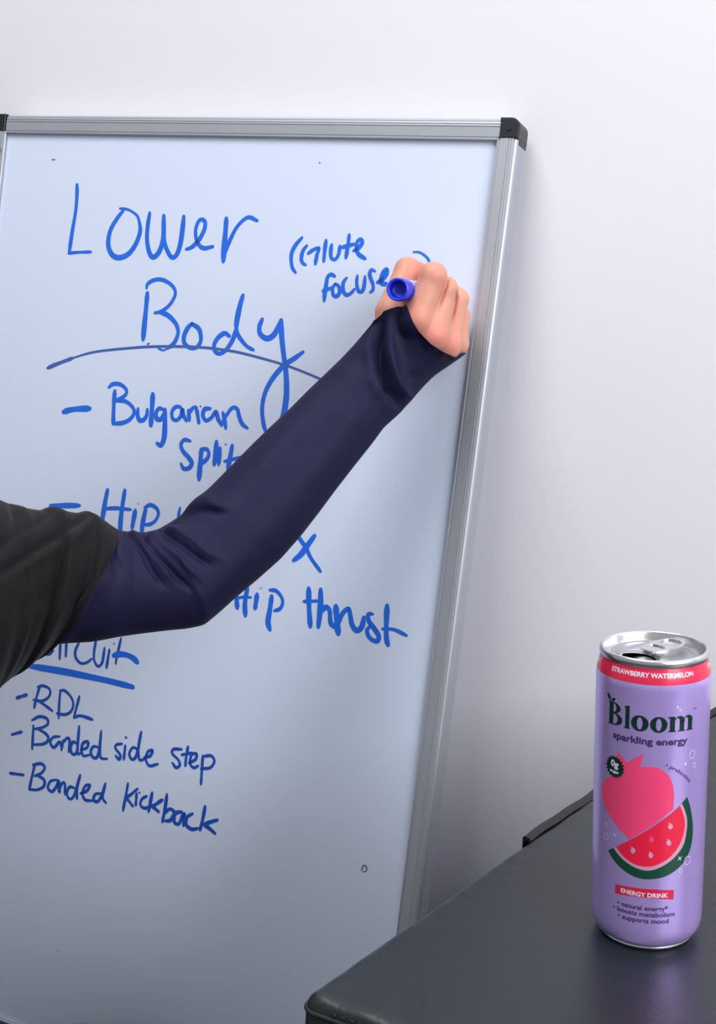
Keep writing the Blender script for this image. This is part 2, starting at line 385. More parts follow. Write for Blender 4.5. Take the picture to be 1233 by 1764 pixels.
write('small blue word focused, its end behind the hand', c4, [(5.6,[(425,378),(395,365),(370,390),(360,450),(350,510),(345,565)]), [(335,490),(410,465)], [(430,435),(410,470),(415,520),(440,530),(462,500),(455,455),(430,435)],
 [(515,390),(490,430),(490,490),(515,520),(550,505),(575,475)], [(597,375),(592,430),(605,490),(635,490),(650,440),(655,380)], [(730,340),(705,330),(690,360),(700,400),(715,440),(715,480),(695,500)],
 (5.8,[(750,425),(790,400),(820,360),(820,325),(795,345),(780,390),(780,430),(830,440)])], w=5)
write('thin closing bracket above the hand', c4, [(3.4,[(1022,195),(1060,195),(1100,215),(1135,250),(1148,295),(1162,370),(1164,440),(1154,500)])], w=5)
write('blue list dash above the black sleeve', c8, [(6.4,[(30,182),(120,180),(252,180)])])
write('blue word Hip, half hidden by the arm', c8, [(6.6,[(465,60),(450,130),(435,220),(420,310)]), (6.4,[(595,65),(580,160),(565,280),(558,400)]), (4.8,[(440,205),(520,200),(640,210)]),
 (6.4,[(675,215),(650,350)]), (1.5,[(695,165)]), (6.4,[(755,200),(735,290),(720,400)]), (4.8,[(745,195),(790,175),(835,200),(850,240),(830,290),(790,320),(750,325)])])
write('tip of a blue stroke above the elbow crease', c8, [(4,[(1015,195),(1005,240),(1000,290)])])
write('blue cross mark beside the forearm', c5, [(7.2,[(568,85),(520,150),(480,205),(432,245)]), (5.4,[(455,80),(510,160),(545,230),(605,315)])])
write('small dot of a letter i', c5, [(2,[(220,422)])])
write('blue words Hip thrust', c5, [(6.4,[(58,440),(65,480),(70,550)]), (6.4,[(135,420),(120,520),(122,600)]), (3.6,[(60,490),(110,480),(160,482)]), (6.4,[(198,462),(185,553)]), (7,[(292,475),(280,560),(268,640),(280,690)]),
 (4.8,[(280,435),(320,440),(355,480),(362,520),(345,555),(310,568)]), (7,[(530,425),(532,540),(540,668)]), (4.4,[(498,508),(590,505)]), (7.4,[(607,430),(605,540),(592,673)]), (6.6,[(600,580),(640,545),(665,570),(670,640),(690,672)]),
 (8,[(705,540),(710,620),(720,715)]), (6.6,[(715,660),(745,590),(785,555),(798,600),(810,660),(840,695),(872,670),(885,610)]), (6.2,[(940,590),(915,590),(915,630),(950,680),(980,730),(970,765),(925,745),(905,700),(920,672)]),
 (7,[(1035,535),(1030,640),(1030,740),(1040,788)]), (4.8,[(1005,685),(1080,690),(1160,728)])])
write('blue word Circuit, top hidden by the sleeve', c6, [(4.8,[(400,100),(360,140),(345,180),(370,210),(400,218),(435,192)]), [(495,110),(488,262)], [(545,100),(538,242)], [(650,120),(618,190),(620,250),(660,295),(710,290),(750,260)],
 [(785,110),(770,200),(770,270),(800,320),(835,290),(855,172)], [(895,185),(870,335)], (2,[(930,135)]), (3.6,[(990,90),(965,200),(945,300)])], 'ink_shaded', 3.8)
write('thick blue underline below Circuit', c6, [(8.2,[(240,318),(500,360),(700,400),(900,443),(1085,490)]), (7.4,[(930,233),(980,222),(1040,230),(1090,255),(1122,288)])])
write('blue list item RDL, ink darkened for the dim light', c6, [(4.4,[(137,580),(220,553)]), [(325,490),(300,570),(280,660)], [(310,490),(350,480),(400,500),(412,540),(390,580),(340,605),(275,595)], [(320,605),(370,640),(430,685)],
 [(495,520),(485,620),(480,745)], [(490,520),(530,520),(580,570),(600,630),(580,690),(530,715),(465,705)], [(650,565),(625,660),(605,740)], (4.2,[(605,740),(650,725),(700,735),(757,757)])], 'ink_shaded', 3.7)
write('blue list item Banded side step, ink darkened for the dim light', c7, [[(65,80),(120,65)], [(183,30),(180,90),(176,160)], [(175,2),(215,-18),(255,-8),(262,20),(235,40),(190,50)], [(200,45),(250,75),(265,105),(240,130),(180,135)],
 [(325,90),(290,95),(275,125),(295,150),(325,120),(335,150)], [(345,110),(335,165)], [(340,130),(365,100),(380,110),(375,175)], [(425,135),(400,120),(385,150),(395,185),(420,170),(432,35)], [(432,35),(425,120),(425,185),(440,180)],
 [(440,165),(475,150),(480,120),(455,125),(445,160),(455,195),(490,190)], [(540,150),(510,145),(495,175),(510,205),(535,190),(552,60)], [(552,60),(545,150),(550,205),(585,212)],
 [(665,130),(635,135),(630,155),(655,190),(650,215),(630,195)], [(683,140),(675,215)], (3.6,[(685,95)]), [(755,165),(725,150),(705,185),(720,215),(745,190),(770,65)], [(770,65),(755,150),(760,215),(785,215)],
 [(785,205),(820,195),(830,165),(805,175),(795,215),(815,250),(860,240)], [(990,160),(945,160),(940,185),(970,215),(980,245),(960,260),(940,235)], [(1025,145),(1015,200),(1010,250)], [(990,190),(1050,180)],
 [(1030,235),(1065,215),(1070,185),(1045,190),(1035,235),(1055,260),(1080,250)], [(1105,195),(1100,270),(1095,350)], [(1105,200),(1150,195),(1168,225),(1145,260),(1095,265)]], 'ink_shaded', 3.9)
write('blue list item Banded kickback, ink darkened for the dim light', c7, [[(55,290),(130,300)], [(190,245),(175,310),(160,380)], [(180,245),(225,238),(245,260),(225,290),(190,305)], [(200,300),(240,325),(240,360),(205,380),(160,378)],
 [(310,325),(275,335),(262,370),(285,390),(310,360),(320,330),(320,390)], [(330,345),(325,395)], [(325,370),(345,340),(355,350),(355,405)], [(405,370),(380,365),(365,400),(380,430),(405,410),(438,300)], [(438,300),(420,380),(420,430)],
 [(440,400),(475,385),(490,355),(465,360),(450,400),(465,435),(500,440)], [(550,400),(520,405),(510,435),(530,445),(550,420),(575,345)], [(575,345),(560,420),(578,452)],
 [(698,345),(685,420),(670,495)], [(750,375),(715,405),(685,425)], [(690,425),(725,470)], [(745,400),(740,465)], (3,[(758,395)]), [(800,415),(775,430),(765,460),(785,480),(815,475)],
 (4.6,[(830,395),(810,500)]), (4.6,[(885,435),(840,465),(815,470)]), (4.6,[(830,470),(865,500)]), (4.6,[(910,405),(900,480),(885,555)]), (4.8,[(895,510),(925,485),(950,505),(930,545),(900,550)]),
 (4.8,[(990,500),(955,510),(950,555),(975,565),(995,520),(1005,510),(1000,575)]), (4.6,[(1050,510),(1020,530),(1015,570),(1045,595),(1080,590)]), (4.6,[(1118,470),(1105,540),(1090,600)]), (5,[(1185,545),(1150,555),(1110,570)]), (5,[(1110,570),(1140,590),(1172,618)])], 'ink_shaded', 3.9)
for lb, st in (('small grey ring scuff', (1.6,[(623,1500),(625,1492),(630,1491),(632,1496),(630,1501),(626,1501)])), ('grey speck', (2,[(550,280)])), ('grey speck', (1.4,[(90,275),(95,275)])), ('grey speck', (1.2,[(100,1637)]))):
    o = write(lb, (0,0,1), [st], 'smudge'); o.name = 'scuff_mark'

cu = bpy.data.curves.new('txt', 'FONT'); cu.body = 'Quartet'; cu.size = 1; cu.offset = .02; cu.resolution_u = 3
to_ = bpy.data.objects.new('txt', cu); COL.objects.link(to_); bpy.context.view_layer.update()
me = bpy.data.meshes.new_from_object(to_.evaluated_get(bpy.context.evaluated_depsgraph_get())); bpy.data.objects.remove(to_)
u0, v0 = on_board(-2, 256); xs = [v.co.x for v in me.vertices]; x0, x1 = min(xs), max(xs)
for v in me.vertices:
    a = (v.co.x-x0)/(x1-x0)*.026; b = v.co.y/.7*.0050; v.co = Vector((UL+FW-.0080+b, v0-a, .00470+(.0044-.0048)*0))
obj('rail_lettering', me, M['smudge'], board, smooth=False)['label'] = 'small grey lettering running down the left rail'

# ------------------------------------------------------------------ the padded vinyl box
TH = .348
def on_top(px, py, h=TH):
    r = ray(px, py); return CAM + r*(-h/r[2])
TZ = CAMZ-TH
ta = on_top(516, 1713); tb = on_top(1233, 1223)
e1 = (tb-ta)/np.linalg.norm(tb-ta); e2 = np.array([e1[1], -e1[0], 0])
TM = Matrix(((e2[0], e1[0], 0, ta[0]), (e2[1], e1[1], 0, ta[1]), (0, 0, 1, 0), (0, 0, 0, 1)))
tab = empty('padded_box', TM)
tag(tab, 'black vinyl padded exercise box with stitched edges, holding the can in front of the wall', 'exercise box')
LX, LY = .50, .545
_f = on_top(657, 1763.5)-ta; SKEW = float((_f@e1)/(_f@e2))   # the foam corner is not quite square
def pad_mesh():
    nx, ny = 90, 100; V = []; Fs = []
    r = .007
    def prof(s):   # distance from the rim to height drop
        return -r*(1-math.sqrt(max(0, 1-(1-min(1, s/r))**2)))
    us = sorted(set([0, .0006, .0015, .003, .0045, .007]+[i*LX/nx for i in range(1, nx)]+[LX-.007, LX-.003, LX-.001, LX]))
    vs = sorted(set([0, .0006, .0015, .003, .0045, .007]+[i*LY/ny for i in range(1, ny)]+[LY-.007, LY-.003, LY-.001, LY]))
    for a in us:
        for b in vs:
            # rounded plan corner at the near left
            s = min(a, b, LX-a, LY-b); z = prof(s)
            pk = .00035*math.exp(-(a/.012)**2)*math.sin(b*260+3*math.sin(b*41)) + .0004*math.exp(-(b/.014)**2)*math.sin(a*230)
            z += -.0005*math.exp(-((a-.028)/.03)**2)*math.exp(-((b-.024)/.02)**2) + pk*min(1, s/.005)
            rc = .008; x, y = a, b
            if a < rc and b < rc:
                m_ = max(rc-a, rc-b); L = math.hypot(rc-a, rc-b)+1e-9; k = m_/L; x = rc-(rc-a)*k; y = rc-(rc-b)*k
            V.append((x, y+SKEW*x*max(0, 1-y/LY), TZ+z))
    nv = len(vs)
    for i in range(len(us)-1):
        for j in range(nv-1): Fs.append((i*nv+j, (i+1)*nv+j, (i+1)*nv+j+1, i*nv+j+1))
    return pymesh('top_pad', V, Fs)
obj('top_pad', pad_mesh(), M['vinyl'], tab)
def ring(off, z, rc=.008):
    pts = []
    for cx, cy, a0 in ((rc, rc, PI), (LX-rc, rc, 1.5*PI), (LX-rc, LY-rc, 0), (rc, LY-rc, .5*PI)):
        for i in range(7):
            a = a0+PI/2*i/6; xx = cx+(rc+off)*math.cos(a); yy = cy+(rc+off)*math.sin(a); pts.append((xx, yy+SKEW*xx*max(0, 1-yy/LY), z))
    return pts
def skirt(name, levels, mt, parent=tab):
    V = []; Fs = []; n = 28
    for off, z in levels: V += ring(off, z)
    for k in range(len(levels)-1):
        for i in range(n): Fs.append((k*n+i, (k+1)*n+i, (k+1)*n+(i+1) % n, k*n+(i+1) % n))
    Fs.append(tuple((len(levels)-1)*n+i for i in range(n-1, -1, -1)))
    return obj(name, pymesh(name, V, Fs), mt, parent)
skirt('side_cover', [(-.0015, TZ-.0075), (.0006, TZ-.011), (.0022, TZ-.03), (.004, TZ-.12), (.004, .10), (.0018, .012), (-.006, 0)], M['vinylside'])
# piping that closes the seam between top and sides, and its stitches
def tube(path, r, seg=8, closed=False):
    V = []; Fs = []; n = len(path)
    P_ = [Vector(p) for p in path]
    for i in range(n):
        t = (P_[(i+1) % n]-P_[(i-1) % n]) if closed else (P_[min(n-1, i+1)]-P_[max(0, i-1)])
        t.normalize(); up = Vector((0, 0, 1)) if abs(t.z) < .9 else Vector((1, 0, 0))
        a = t.cross(up).normalized(); b = t.cross(a)
        rr = r[i] if isinstance(r, (list, tuple)) else r
        for k in range(seg): V.append(P_[i]+a*rr*math.cos(2*PI*k/seg)+b*rr*math.sin(2*PI*k/seg))
    for i in range(n if closed else n-1):
        for k in range(seg): Fs.append((i*seg+k, i*seg+(k+1) % seg, ((i+1) % n)*seg+(k+1) % seg, ((i+1) % n)*seg+k))
    if not closed: Fs += [tuple(range(seg-1, -1, -1)), tuple(range((n-1)*seg, n*seg))]
    return V, Fs
obj('piping', pymesh('piping', *tube(ring(.0002, TZ-.0076), .0013, 8, True)), M['vinyl'], tab)
V = []; Fs = []
for i in range(110):                     # dashes of thread along the front seam and the left seam
    for ax in (0, 1):
        t0 = .018+i*.0052 if ax == 0 else .02+i*.0052
        if t0 > (LX if ax == 0 else .20)-.01: continue
        a, b = t0, t0+.0034
        p = [(a, SKEW*a-.0004, TZ-.0040), (b, SKEW*b-.0004, TZ-.0040)] if ax == 0 else [(-.0014, a, TZ-.0075), (-.0014, b, TZ-.0075)]
        v, f = tube(p, .0006, 5); o_ = len(V); V += v; Fs += [tuple(q+o_ for q in g) for g in f]
o = obj('stitching', pymesh('stitching', V, Fs), M['thread'], tab); o['kind'] = 'stuff'
# the fold-over flap along the left edge, from its middle backwards
def flap():
    y0 = float((on_top(901, 1443)-ta)@e1); y1 = LY-.006; V = []; Fs = []; n = 60
    sec = [(.0026, -.0006), (.0010, .0010), (-.0022, .0014), (-.0034, .0002), (-.0048, -.030), (-.0052, -.090), (-.0044, -.091), (-.0040, -.030), (-.0026, -.004), (-.001, -.0008), (.0020, -.0030)]
    for i in range(n+1):
        y = y0+(y1-y0)*i/n; k = .0003*math.sin(y*60)+.0002*math.sin(y*170)
        for a, z in sec: V.append((a-k, y, TZ+z+k*.5))
    m_ = len(sec)
    for i in range(n):
        for j in range(m_): Fs.append((i*m_+j, (i+1)*m_+j, (i+1)*m_+(j+1) % m_, i*m_+(j+1) % m_))
    Fs += [tuple(range(m_)), tuple(range(n*m_+m_-1, n*m_-1, -1))]
    me = pymesh('side_flap', V, Fs); bm = bmesh.new(); bm.from_mesh(me); bmesh.ops.recalc_face_normals(bm, faces=bm.faces[:]); bm.to_mesh(me); bm.free()
    return me
o = obj('side_flap', flap(), M['vinylside'], tab); sharp(o, 50); o['label'] = 'black flap folded over the left edge'

# ------------------------------------------------------------------ the can
MM = .001
cb = on_top(1111, 1597); CANP = np.array([cb[0], cb[1], TZ+.0004])
can = empty('drink_can', loc=CANP)
tag(can, 'opened slim purple drink can with pink fruit print, standing on the black box', 'can')
RC = 28.7
body = [(RC,12),(RC,60),(RC,100),(RC,139.5)]
Z0 = 139.8
def lobj(name, prof, mt, parent=can, n=128, ang=40):
    V, Fs = lathe([(r*MM, z*MM) for r, z in prof], n); me = pymesh(name, V, Fs)
    o = obj(name, me, mt, parent); sharp(o, ang); return o
low = [(24.6,2.0),(25.6,2.8),(26.9,4.6),(27.9,6.8),(28.45,9.0),(RC,12)]
lobj('can_body', low+[(RC,20+i*8) for i in range(15)]+[(RC,Z0),(28.68,141),(28.58,142.2),(28.44,143.4)], M['can'])
lobj('neck_band', [(28.44,143.4),(28.15,145),(27.65,147),(27.1,149),(26.65,150.6),(26.5,151.2)], M['red'])['label'] = 'red band around the neck'
lobj('base_ring', [(18,7),(21.5,4.5),(22.8,1.6),(23.3,.3),(23.9,0),(24.4,.4),(24.8,1.4),(24.6,2.0)], M['silver'])
# bottom dome and dark liner
lobj('bottom_dome', [(0.01,11),(6,10.7),(12,9.6),(18,7)], M['silver'])
lobj('liner', [(0.01,12),(20,8),(27.5,14),(28.2,30),(28.2,138),(26.2,149)], M['inside'])
# lid
rimp = [(26.45,151.0),(26.9,151.3),(27.25,152.2),(27.3,153.4),(27.1,154.6),(26.6,155.3),(25.9,155.4),(25.35,154.9),(25.05,153.9),(24.7,151.8),(24.1,149.9),(23.5,149.1),(22.9,149.0),(22.45,149.6),(22.2,150.9),(21.7,151.5)]
lobj('rim', rimp, M['silver'], ang=60)
LROT = math.radians(-148+11)             # mouth direction
lidE = empty('lid'); lidE.parent = can; lidE.location = (0, 0, 0); lidE.rotation_euler = (0, 0, math.radians(213))
def lidz(x, y):                          # embossed panel, mm (mouth towards +x)
    r = math.hypot(x, y); z = 151.5
    z -= .45*math.exp(-((r-19.8)/.8)**2)
    d = math.hypot((x+1.5)/17.2, y/14.0); z -= .55/(1+math.exp((d-1)*28))
    e = math.hypot((x-9.8)/9.3, y/11.6); z += .35*math.exp(-((e-1)/.07)**2)
    return z
def lid_panel():
    bm = bmesh.new(); N_ = 120
    holec, ha, hb = (10.6, 0), 7.2, 9.4
    rows = 26; V = []; Fs = []
    # strips from hole outline to outer circle
    for k in range(rows+1):
        t = k/rows
        for i in range(N_):
            a = 2*PI*i/N_; hx = holec[0]+ha*math.cos(a); hy = hb*math.sin(a)
            oa = math.atan2(hy, hx-holec[0]); ox = 21.7*math.cos(a); oy = 21.7*math.sin(a)
            x = hx+(ox-hx)*t; y = hy+(oy-hy)*t
            z = lidz(x, y) - (.5*math.exp(-t*30))
            V.append((x*MM, y*MM, z*MM))
    for k in range(rows):
        for i in range(N_): j = (i+1) % N_; Fs.append((k*N_+i, (k+1)*N_+i, (k+1)*N_+j, k*N_+j))
    return pymesh('lid_panel', V, Fs)
o = obj('lid_panel', lid_panel(), M['lid'], lidE)
# the mouth flap pushed inside
bm = bmesh.new(); vs = [bm.verts.new(((10.6+6.4*math.cos(a)-1)*MM, 8.4*math.sin(a)*MM, 150.2*MM-(7.4+6.4*math.cos(a))*.45*MM)) for a in [2*PI*i/40 for i in range(40)]]
bm.faces.new(vs); o = obj('mouth_flap', bm, M['silver'], lidE, smooth=False)
def flat_loop(outer, holes, z0, th, name, parent, mt, bend=None, bev=.25):
    bm = bmesh.new(); es = []
    for lp in [outer]+holes:
        vs = [bm.verts.new((x*MM, y*MM, z0*MM)) for x, y in lp]
        es += [bm.edges.new((vs[i], vs[(i+1) % len(vs)])) for i in range(len(vs))]
    bmesh.ops.triangle_fill(bm, use_beauty=True, edges=es)
    r_ = bmesh.ops.extrude_face_region(bm, geom=bm.faces[:])
    for v in r_['geom']:
        if isinstance(v, bmesh.types.BMVert): v.co.z += th*MM
    bmesh.ops.recalc_face_normals(bm, faces=bm.faces[:])
    ed = [e for e in bm.edges if len(e.link_faces) == 2 and e.calc_face_angle(0) > 1]
    bmesh.ops.bevel(bm, geom=ed, offset=bev*MM, segments=2, affect='EDGES')
    if bend:
        for v in bm.verts: v.co.z += bend(v.co.x/MM, v.co.y/MM)*MM
    o = obj(name, bm, mt, parent); sharp(o, 60); return o
def oval(cx, cy, a, b, n=36, e=2.0):
    return [(cx+a*math.copysign(abs(math.cos(t))**(2/e), math.cos(t)), cy+b*math.copysign(abs(math.sin(t))**(2/e), math.sin(t))) for t in [2*PI*i/n for i in range(n)]]
flat_loop(oval(-6.2, 0, 12.8, 7.6, 56, 2.5), [oval(-11.8, 0, 5.0, 5.2, 36, 2.3), oval(-2.4, 0, 1.9, 4.4, 28, 2.3)], 152.5, 1.35, 'pull_tab', lidE, M['silver'], bend=lambda x, y: .35+.055*max(0, -x-2), bev=.38)
bm = bmesh.new(); bmesh.ops.create_uvsphere(bm, u_segments=24, v_segments=12, radius=1)
for v in bm.verts: v.co = Vector((v.co.x*2.4*MM+1.2*MM, v.co.y*2.4*MM, 152.9*MM+v.co.z*1.1*MM))
obj('rivet', bm, M['silver'], lidE)

# print on the can: positions read where they sit on the cylinder wall
def can_uv(px, py):
    """pixel -> (angle-length u in mm, height v in mm) on the wall"""
    r = ray(px, py); ox, oy = CAM[0]-CANP[0], CAM[1]-CANP[1]; R_ = RC*MM
    A = r[0]**2+r[1]**2; B = 2*(ox*r[0]+oy*r[1]); C_ = ox*ox+oy*oy-R_*R_
    dsc = max(0, B*B-4*A*C_); t = (-B-math.sqrt(dsc))/(2*A)
    x, y, z = ox+r[0]*t, oy+r[1]*t, CAM[2]+r[2]*t-CANP[2]
    return (math.atan2(y, x)+PI/2)*RC, z/MM
LAY = [.05]
def nrad(v):                             # wall radius at a height
    if v <= Z0: return RC
    pr = [(Z0,RC),(141,28.68),(143,28.5),(145,28.15),(147,27.65),(149,27.1),(151.2,26.5)]
    return float(np.interp(v, [a for a, b in pr], [b for a, b in pr]))
def wrap(bm, name, mt, lift, label=None, parent=can):
    """a flat bmesh in (u, v) mm is diced and rolled on to the wall"""
    us = [v.co.x for v in bm.verts]; u = math.floor(min(us)/1.5)*1.5
    while u < max(us):
        bmesh.ops.bisect_plane(bm, geom=bm.verts[:]+bm.edges[:]+bm.faces[:], plane_co=(u, 0, 0), plane_no=(1, 0, 0)); u += 1.5
    for v in bm.verts:
        a = v.co.x/RC-PI/2; r_ = (nrad(v.co.y)+lift)*MM
        v.co = Vector((r_*math.cos(a), r_*math.sin(a), v.co.y*MM))
    for f in bm.faces:
        f.normal_update(); c_ = f.calc_center_median()
        if f.normal.x*c_.x+f.normal.y*c_.y < 0: f.normal_flip()
    o = obj(name, bm, mt, parent, smooth=False)
    if label: o['label'] = label
    return o
def shape(pts, name, mt, lift, label=None, org=None, hole=None, smooth=True, parent=can, uv=False):
    if org: pts = [(org[0]+a/org[2], org[1]+b/org[2]) for a, b in pts]
    q = pts if uv else [can_uv(*p) for p in pts]
    bm = bmesh.new(); es = []
    for lp in [q]+([hole] if hole else []):
        vs = [bm.verts.new((a, b, 0)) for a, b in lp]; es += [bm.edges.new((vs[i], vs[(i+1) % len(vs)])) for i in range(len(vs))]
    bmesh.ops.triangle_fill(bm, use_beauty=True, edges=es)
    return wrap(bm, name, mt, lift, label, parent)
z5 = (980,1070,4.873); z6 = (980,1340,4.873); z8 = (1020,1180,5.789)
def sm(pts, closed=False, step=3):
    return [tuple(p) for p in catmull(pts, step)]
def to(org, pts): return [(org[0]+a/org[2], org[1]+b/org[2]) for a, b in pts]
fr = [(245,672),(265,672),(300,720),(345,775),(420,730),(512,688),(492,760),(475,818)]
fr = to(z8, fr)+[tuple(p) for p in catmull(to(z8, [(475,818),(560,815),(640,825),(710,860),(770,920),(803,1000),(815,1100),(812,1180)])+to(z6, [(875,262)]), 3)][1:]
lf = [tuple(p) for p in catmull(to(z6, [(506,515),(440,452),(400,405),(350,330),(300,232),(276,130),(273,60)])+to(z8, [(95,1000),(130,945),(190,905),(225,840)]), 3)]
shape(fr+lf+to(z8, [(248,760)]), 'fruit_print', M['pink'], .05, 'bright pink fruit shape with a pointed crown')
gout = to(z6, [(330,605),(350,650),(400,720),(480,790),(580,840),(680,850),(800,830),(900,770),(980,680),(1025,560),(1038,430),(1030,320),(1010,220),(990,160)])
gin = to(z6, [(945,212),(970,270),(990,350),(985,450),(960,560),(900,650),(820,720),(730,765),(650,778),(560,755),(470,700),(410,640),(375,588)])
shape(sm(gout)+sm(gin), 'watermelon_rind_print', M['green'], .09, 'dark green watermelon rind')
red_arc = to(z6, [(930,232),(960,310),(970,380),(965,440),(940,530),(880,630),(790,705),(680,744),(570,732),(480,680),(425,620),(395,578)])
shape(sm(gin)+to(z6, [(395,578),(930,232)]), 'pale_rind_print', M['rind'], .07, 'thin pale pink rind line')
shape(sm(red_arc), 'watermelon_flesh_print', M['melon'], .11, 'red watermelon flesh')
def blob(cx, cy, s, mt, org=z6):
    pts = [(cx-.95*s, cy-1.35*s)]
    for i in range(1, 16):
        a = math.radians(200-i*0)+0; t = math.radians(-150+300*i/16+0); pts.append((cx+s*math.cos(t-.35*0)*.95, cy+s*math.sin(t)*1.1))
    q = [(cx-.75*s, cy-1.75*s)]+[(cx+s*.95*math.cos(math.radians(-75+ 310*k/14)), cy+s*1.1*math.sin(math.radians(-75+310*k/14))) for k in range(15)]
    shape(q, 'seed_print', mt, .14, org=org)
for cx, cy in ((850,408),(836,545),(686,650),(537,610)): blob(cx, cy, 21, M['rind'])
blob(692, 518, 21, M['pink'])
# red strip with white capitals
shape(to(z6, [(390,890),(560,922),(720,936),(880,940),(876,1020),(720,1012),(560,996),(384,965)]), 'strip_print', M['red'], .05, 'red strip')
dg = bpy.context.evaluated_depsgraph_get
def text(s, name, mt, lift, a, b, height, label=None, bold=.0, arc=None, slant=0, spacing=1.0, hscale=None):
    """text between two (u, v) points on the wall, cap height in mm"""
    cu = bpy.data.curves.new('txt', 'FONT'); cu.body = s; cu.size = 1; cu.offset = bold; cu.space_character = spacing; cu.resolution_u = 3
    to_ = bpy.data.objects.new('txt', cu); COL.objects.link(to_); bpy.context.view_layer.update()
    me = bpy.data.meshes.new_from_object(to_.evaluated_get(bpy.context.evaluated_depsgraph_get()))
    bpy.data.objects.remove(to_); bm = bmesh.new(); bm.from_mesh(me); bpy.data.meshes.remove(me)
    xs = [v.co.x for v in bm.verts]; x0, x1 = min(xs), max(xs)
    L = math.hypot(b[0]-a[0], b[1]-a[1]); th = math.atan2(b[1]-a[1], b[0]-a[0]); k = height/.70
    sc_ = L/(x1-x0)
    for v in bm.verts:
        x = (v.co.x-x0)*sc_; y = v.co.y*k
        if arc:
            t = x/L-.5; y += arc*(4*t*t-1)*-1; 
        v.co = Vector((a[0]+x*math.cos(th)-y*math.sin(th), a[1]+x*math.sin(th)+y*math.cos(th), 0))
    return wrap(bm, name, mt, lift, label)
def uvp(org, x, y): return can_uv(org[0]+x/org[2], org[1]+y/org[2])
def lvl(a, b): v = (a[1]+b[1])/2; return (a[0], v), (b[0], v)
text('ENERGY DRINK', 'strip_lettering', M['white'], .10, *lvl(uvp(z6,434,962), uvp(z6,830,998)), 2.3, 'white capitals on the red strip', bold=.03)
text('• natural energy*', 'small_print', M['purpletext'], .08, *lvl(uvp(z6,405,1062), uvp(z6,830,1112)), 2.5, bold=.02)
text('• boosts metabolism', 'small_print', M['purpletext'], .08, *lvl(uvp(z6,370,1100), uvp(z6,885,1155)), 2.5, bold=.02)
text('• supports mood', 'small_print', M['purpletext'], .08, *lvl(uvp(z6,410,1170), uvp(z6,835,1215)), 2.5, bold=.02)
text('sparkling energy', 'tagline_lettering', M['purpletext'], .08, *lvl(uvp(z5,370,966), uvp(z5,992,1032)), 3.5, 'dark purple line of small letters', bold=.03)
text('• prebiotics', 'small_print', M['purpletext'], .08, uvp(z8,722,812), uvp(z8,966,975), 2.0, arc=1.0, bold=.012)
nb0, nb1 = uvp(z5,345,408), uvp(z5,1056,466)
vb = (nb0[1]+nb1[1])/2
text('STRAWBERRY WATERMELON', 'neck_lettering', M['white'], .06, (nb0[0], vb), (nb1[0], vb), 2.2, 'white capitals on the red neck band', bold=.028)
wl = nb1[0]-nb0[0]; gap = (2*PI*RC-3*wl)/3
for k in (1, 2): text('STRAWBERRY WATERMELON', 'neck_lettering', M['white'], .06, (nb0[0]+k*(wl+gap), vb), (nb1[0]+k*(wl+gap), vb), 2.2, bold=.028)
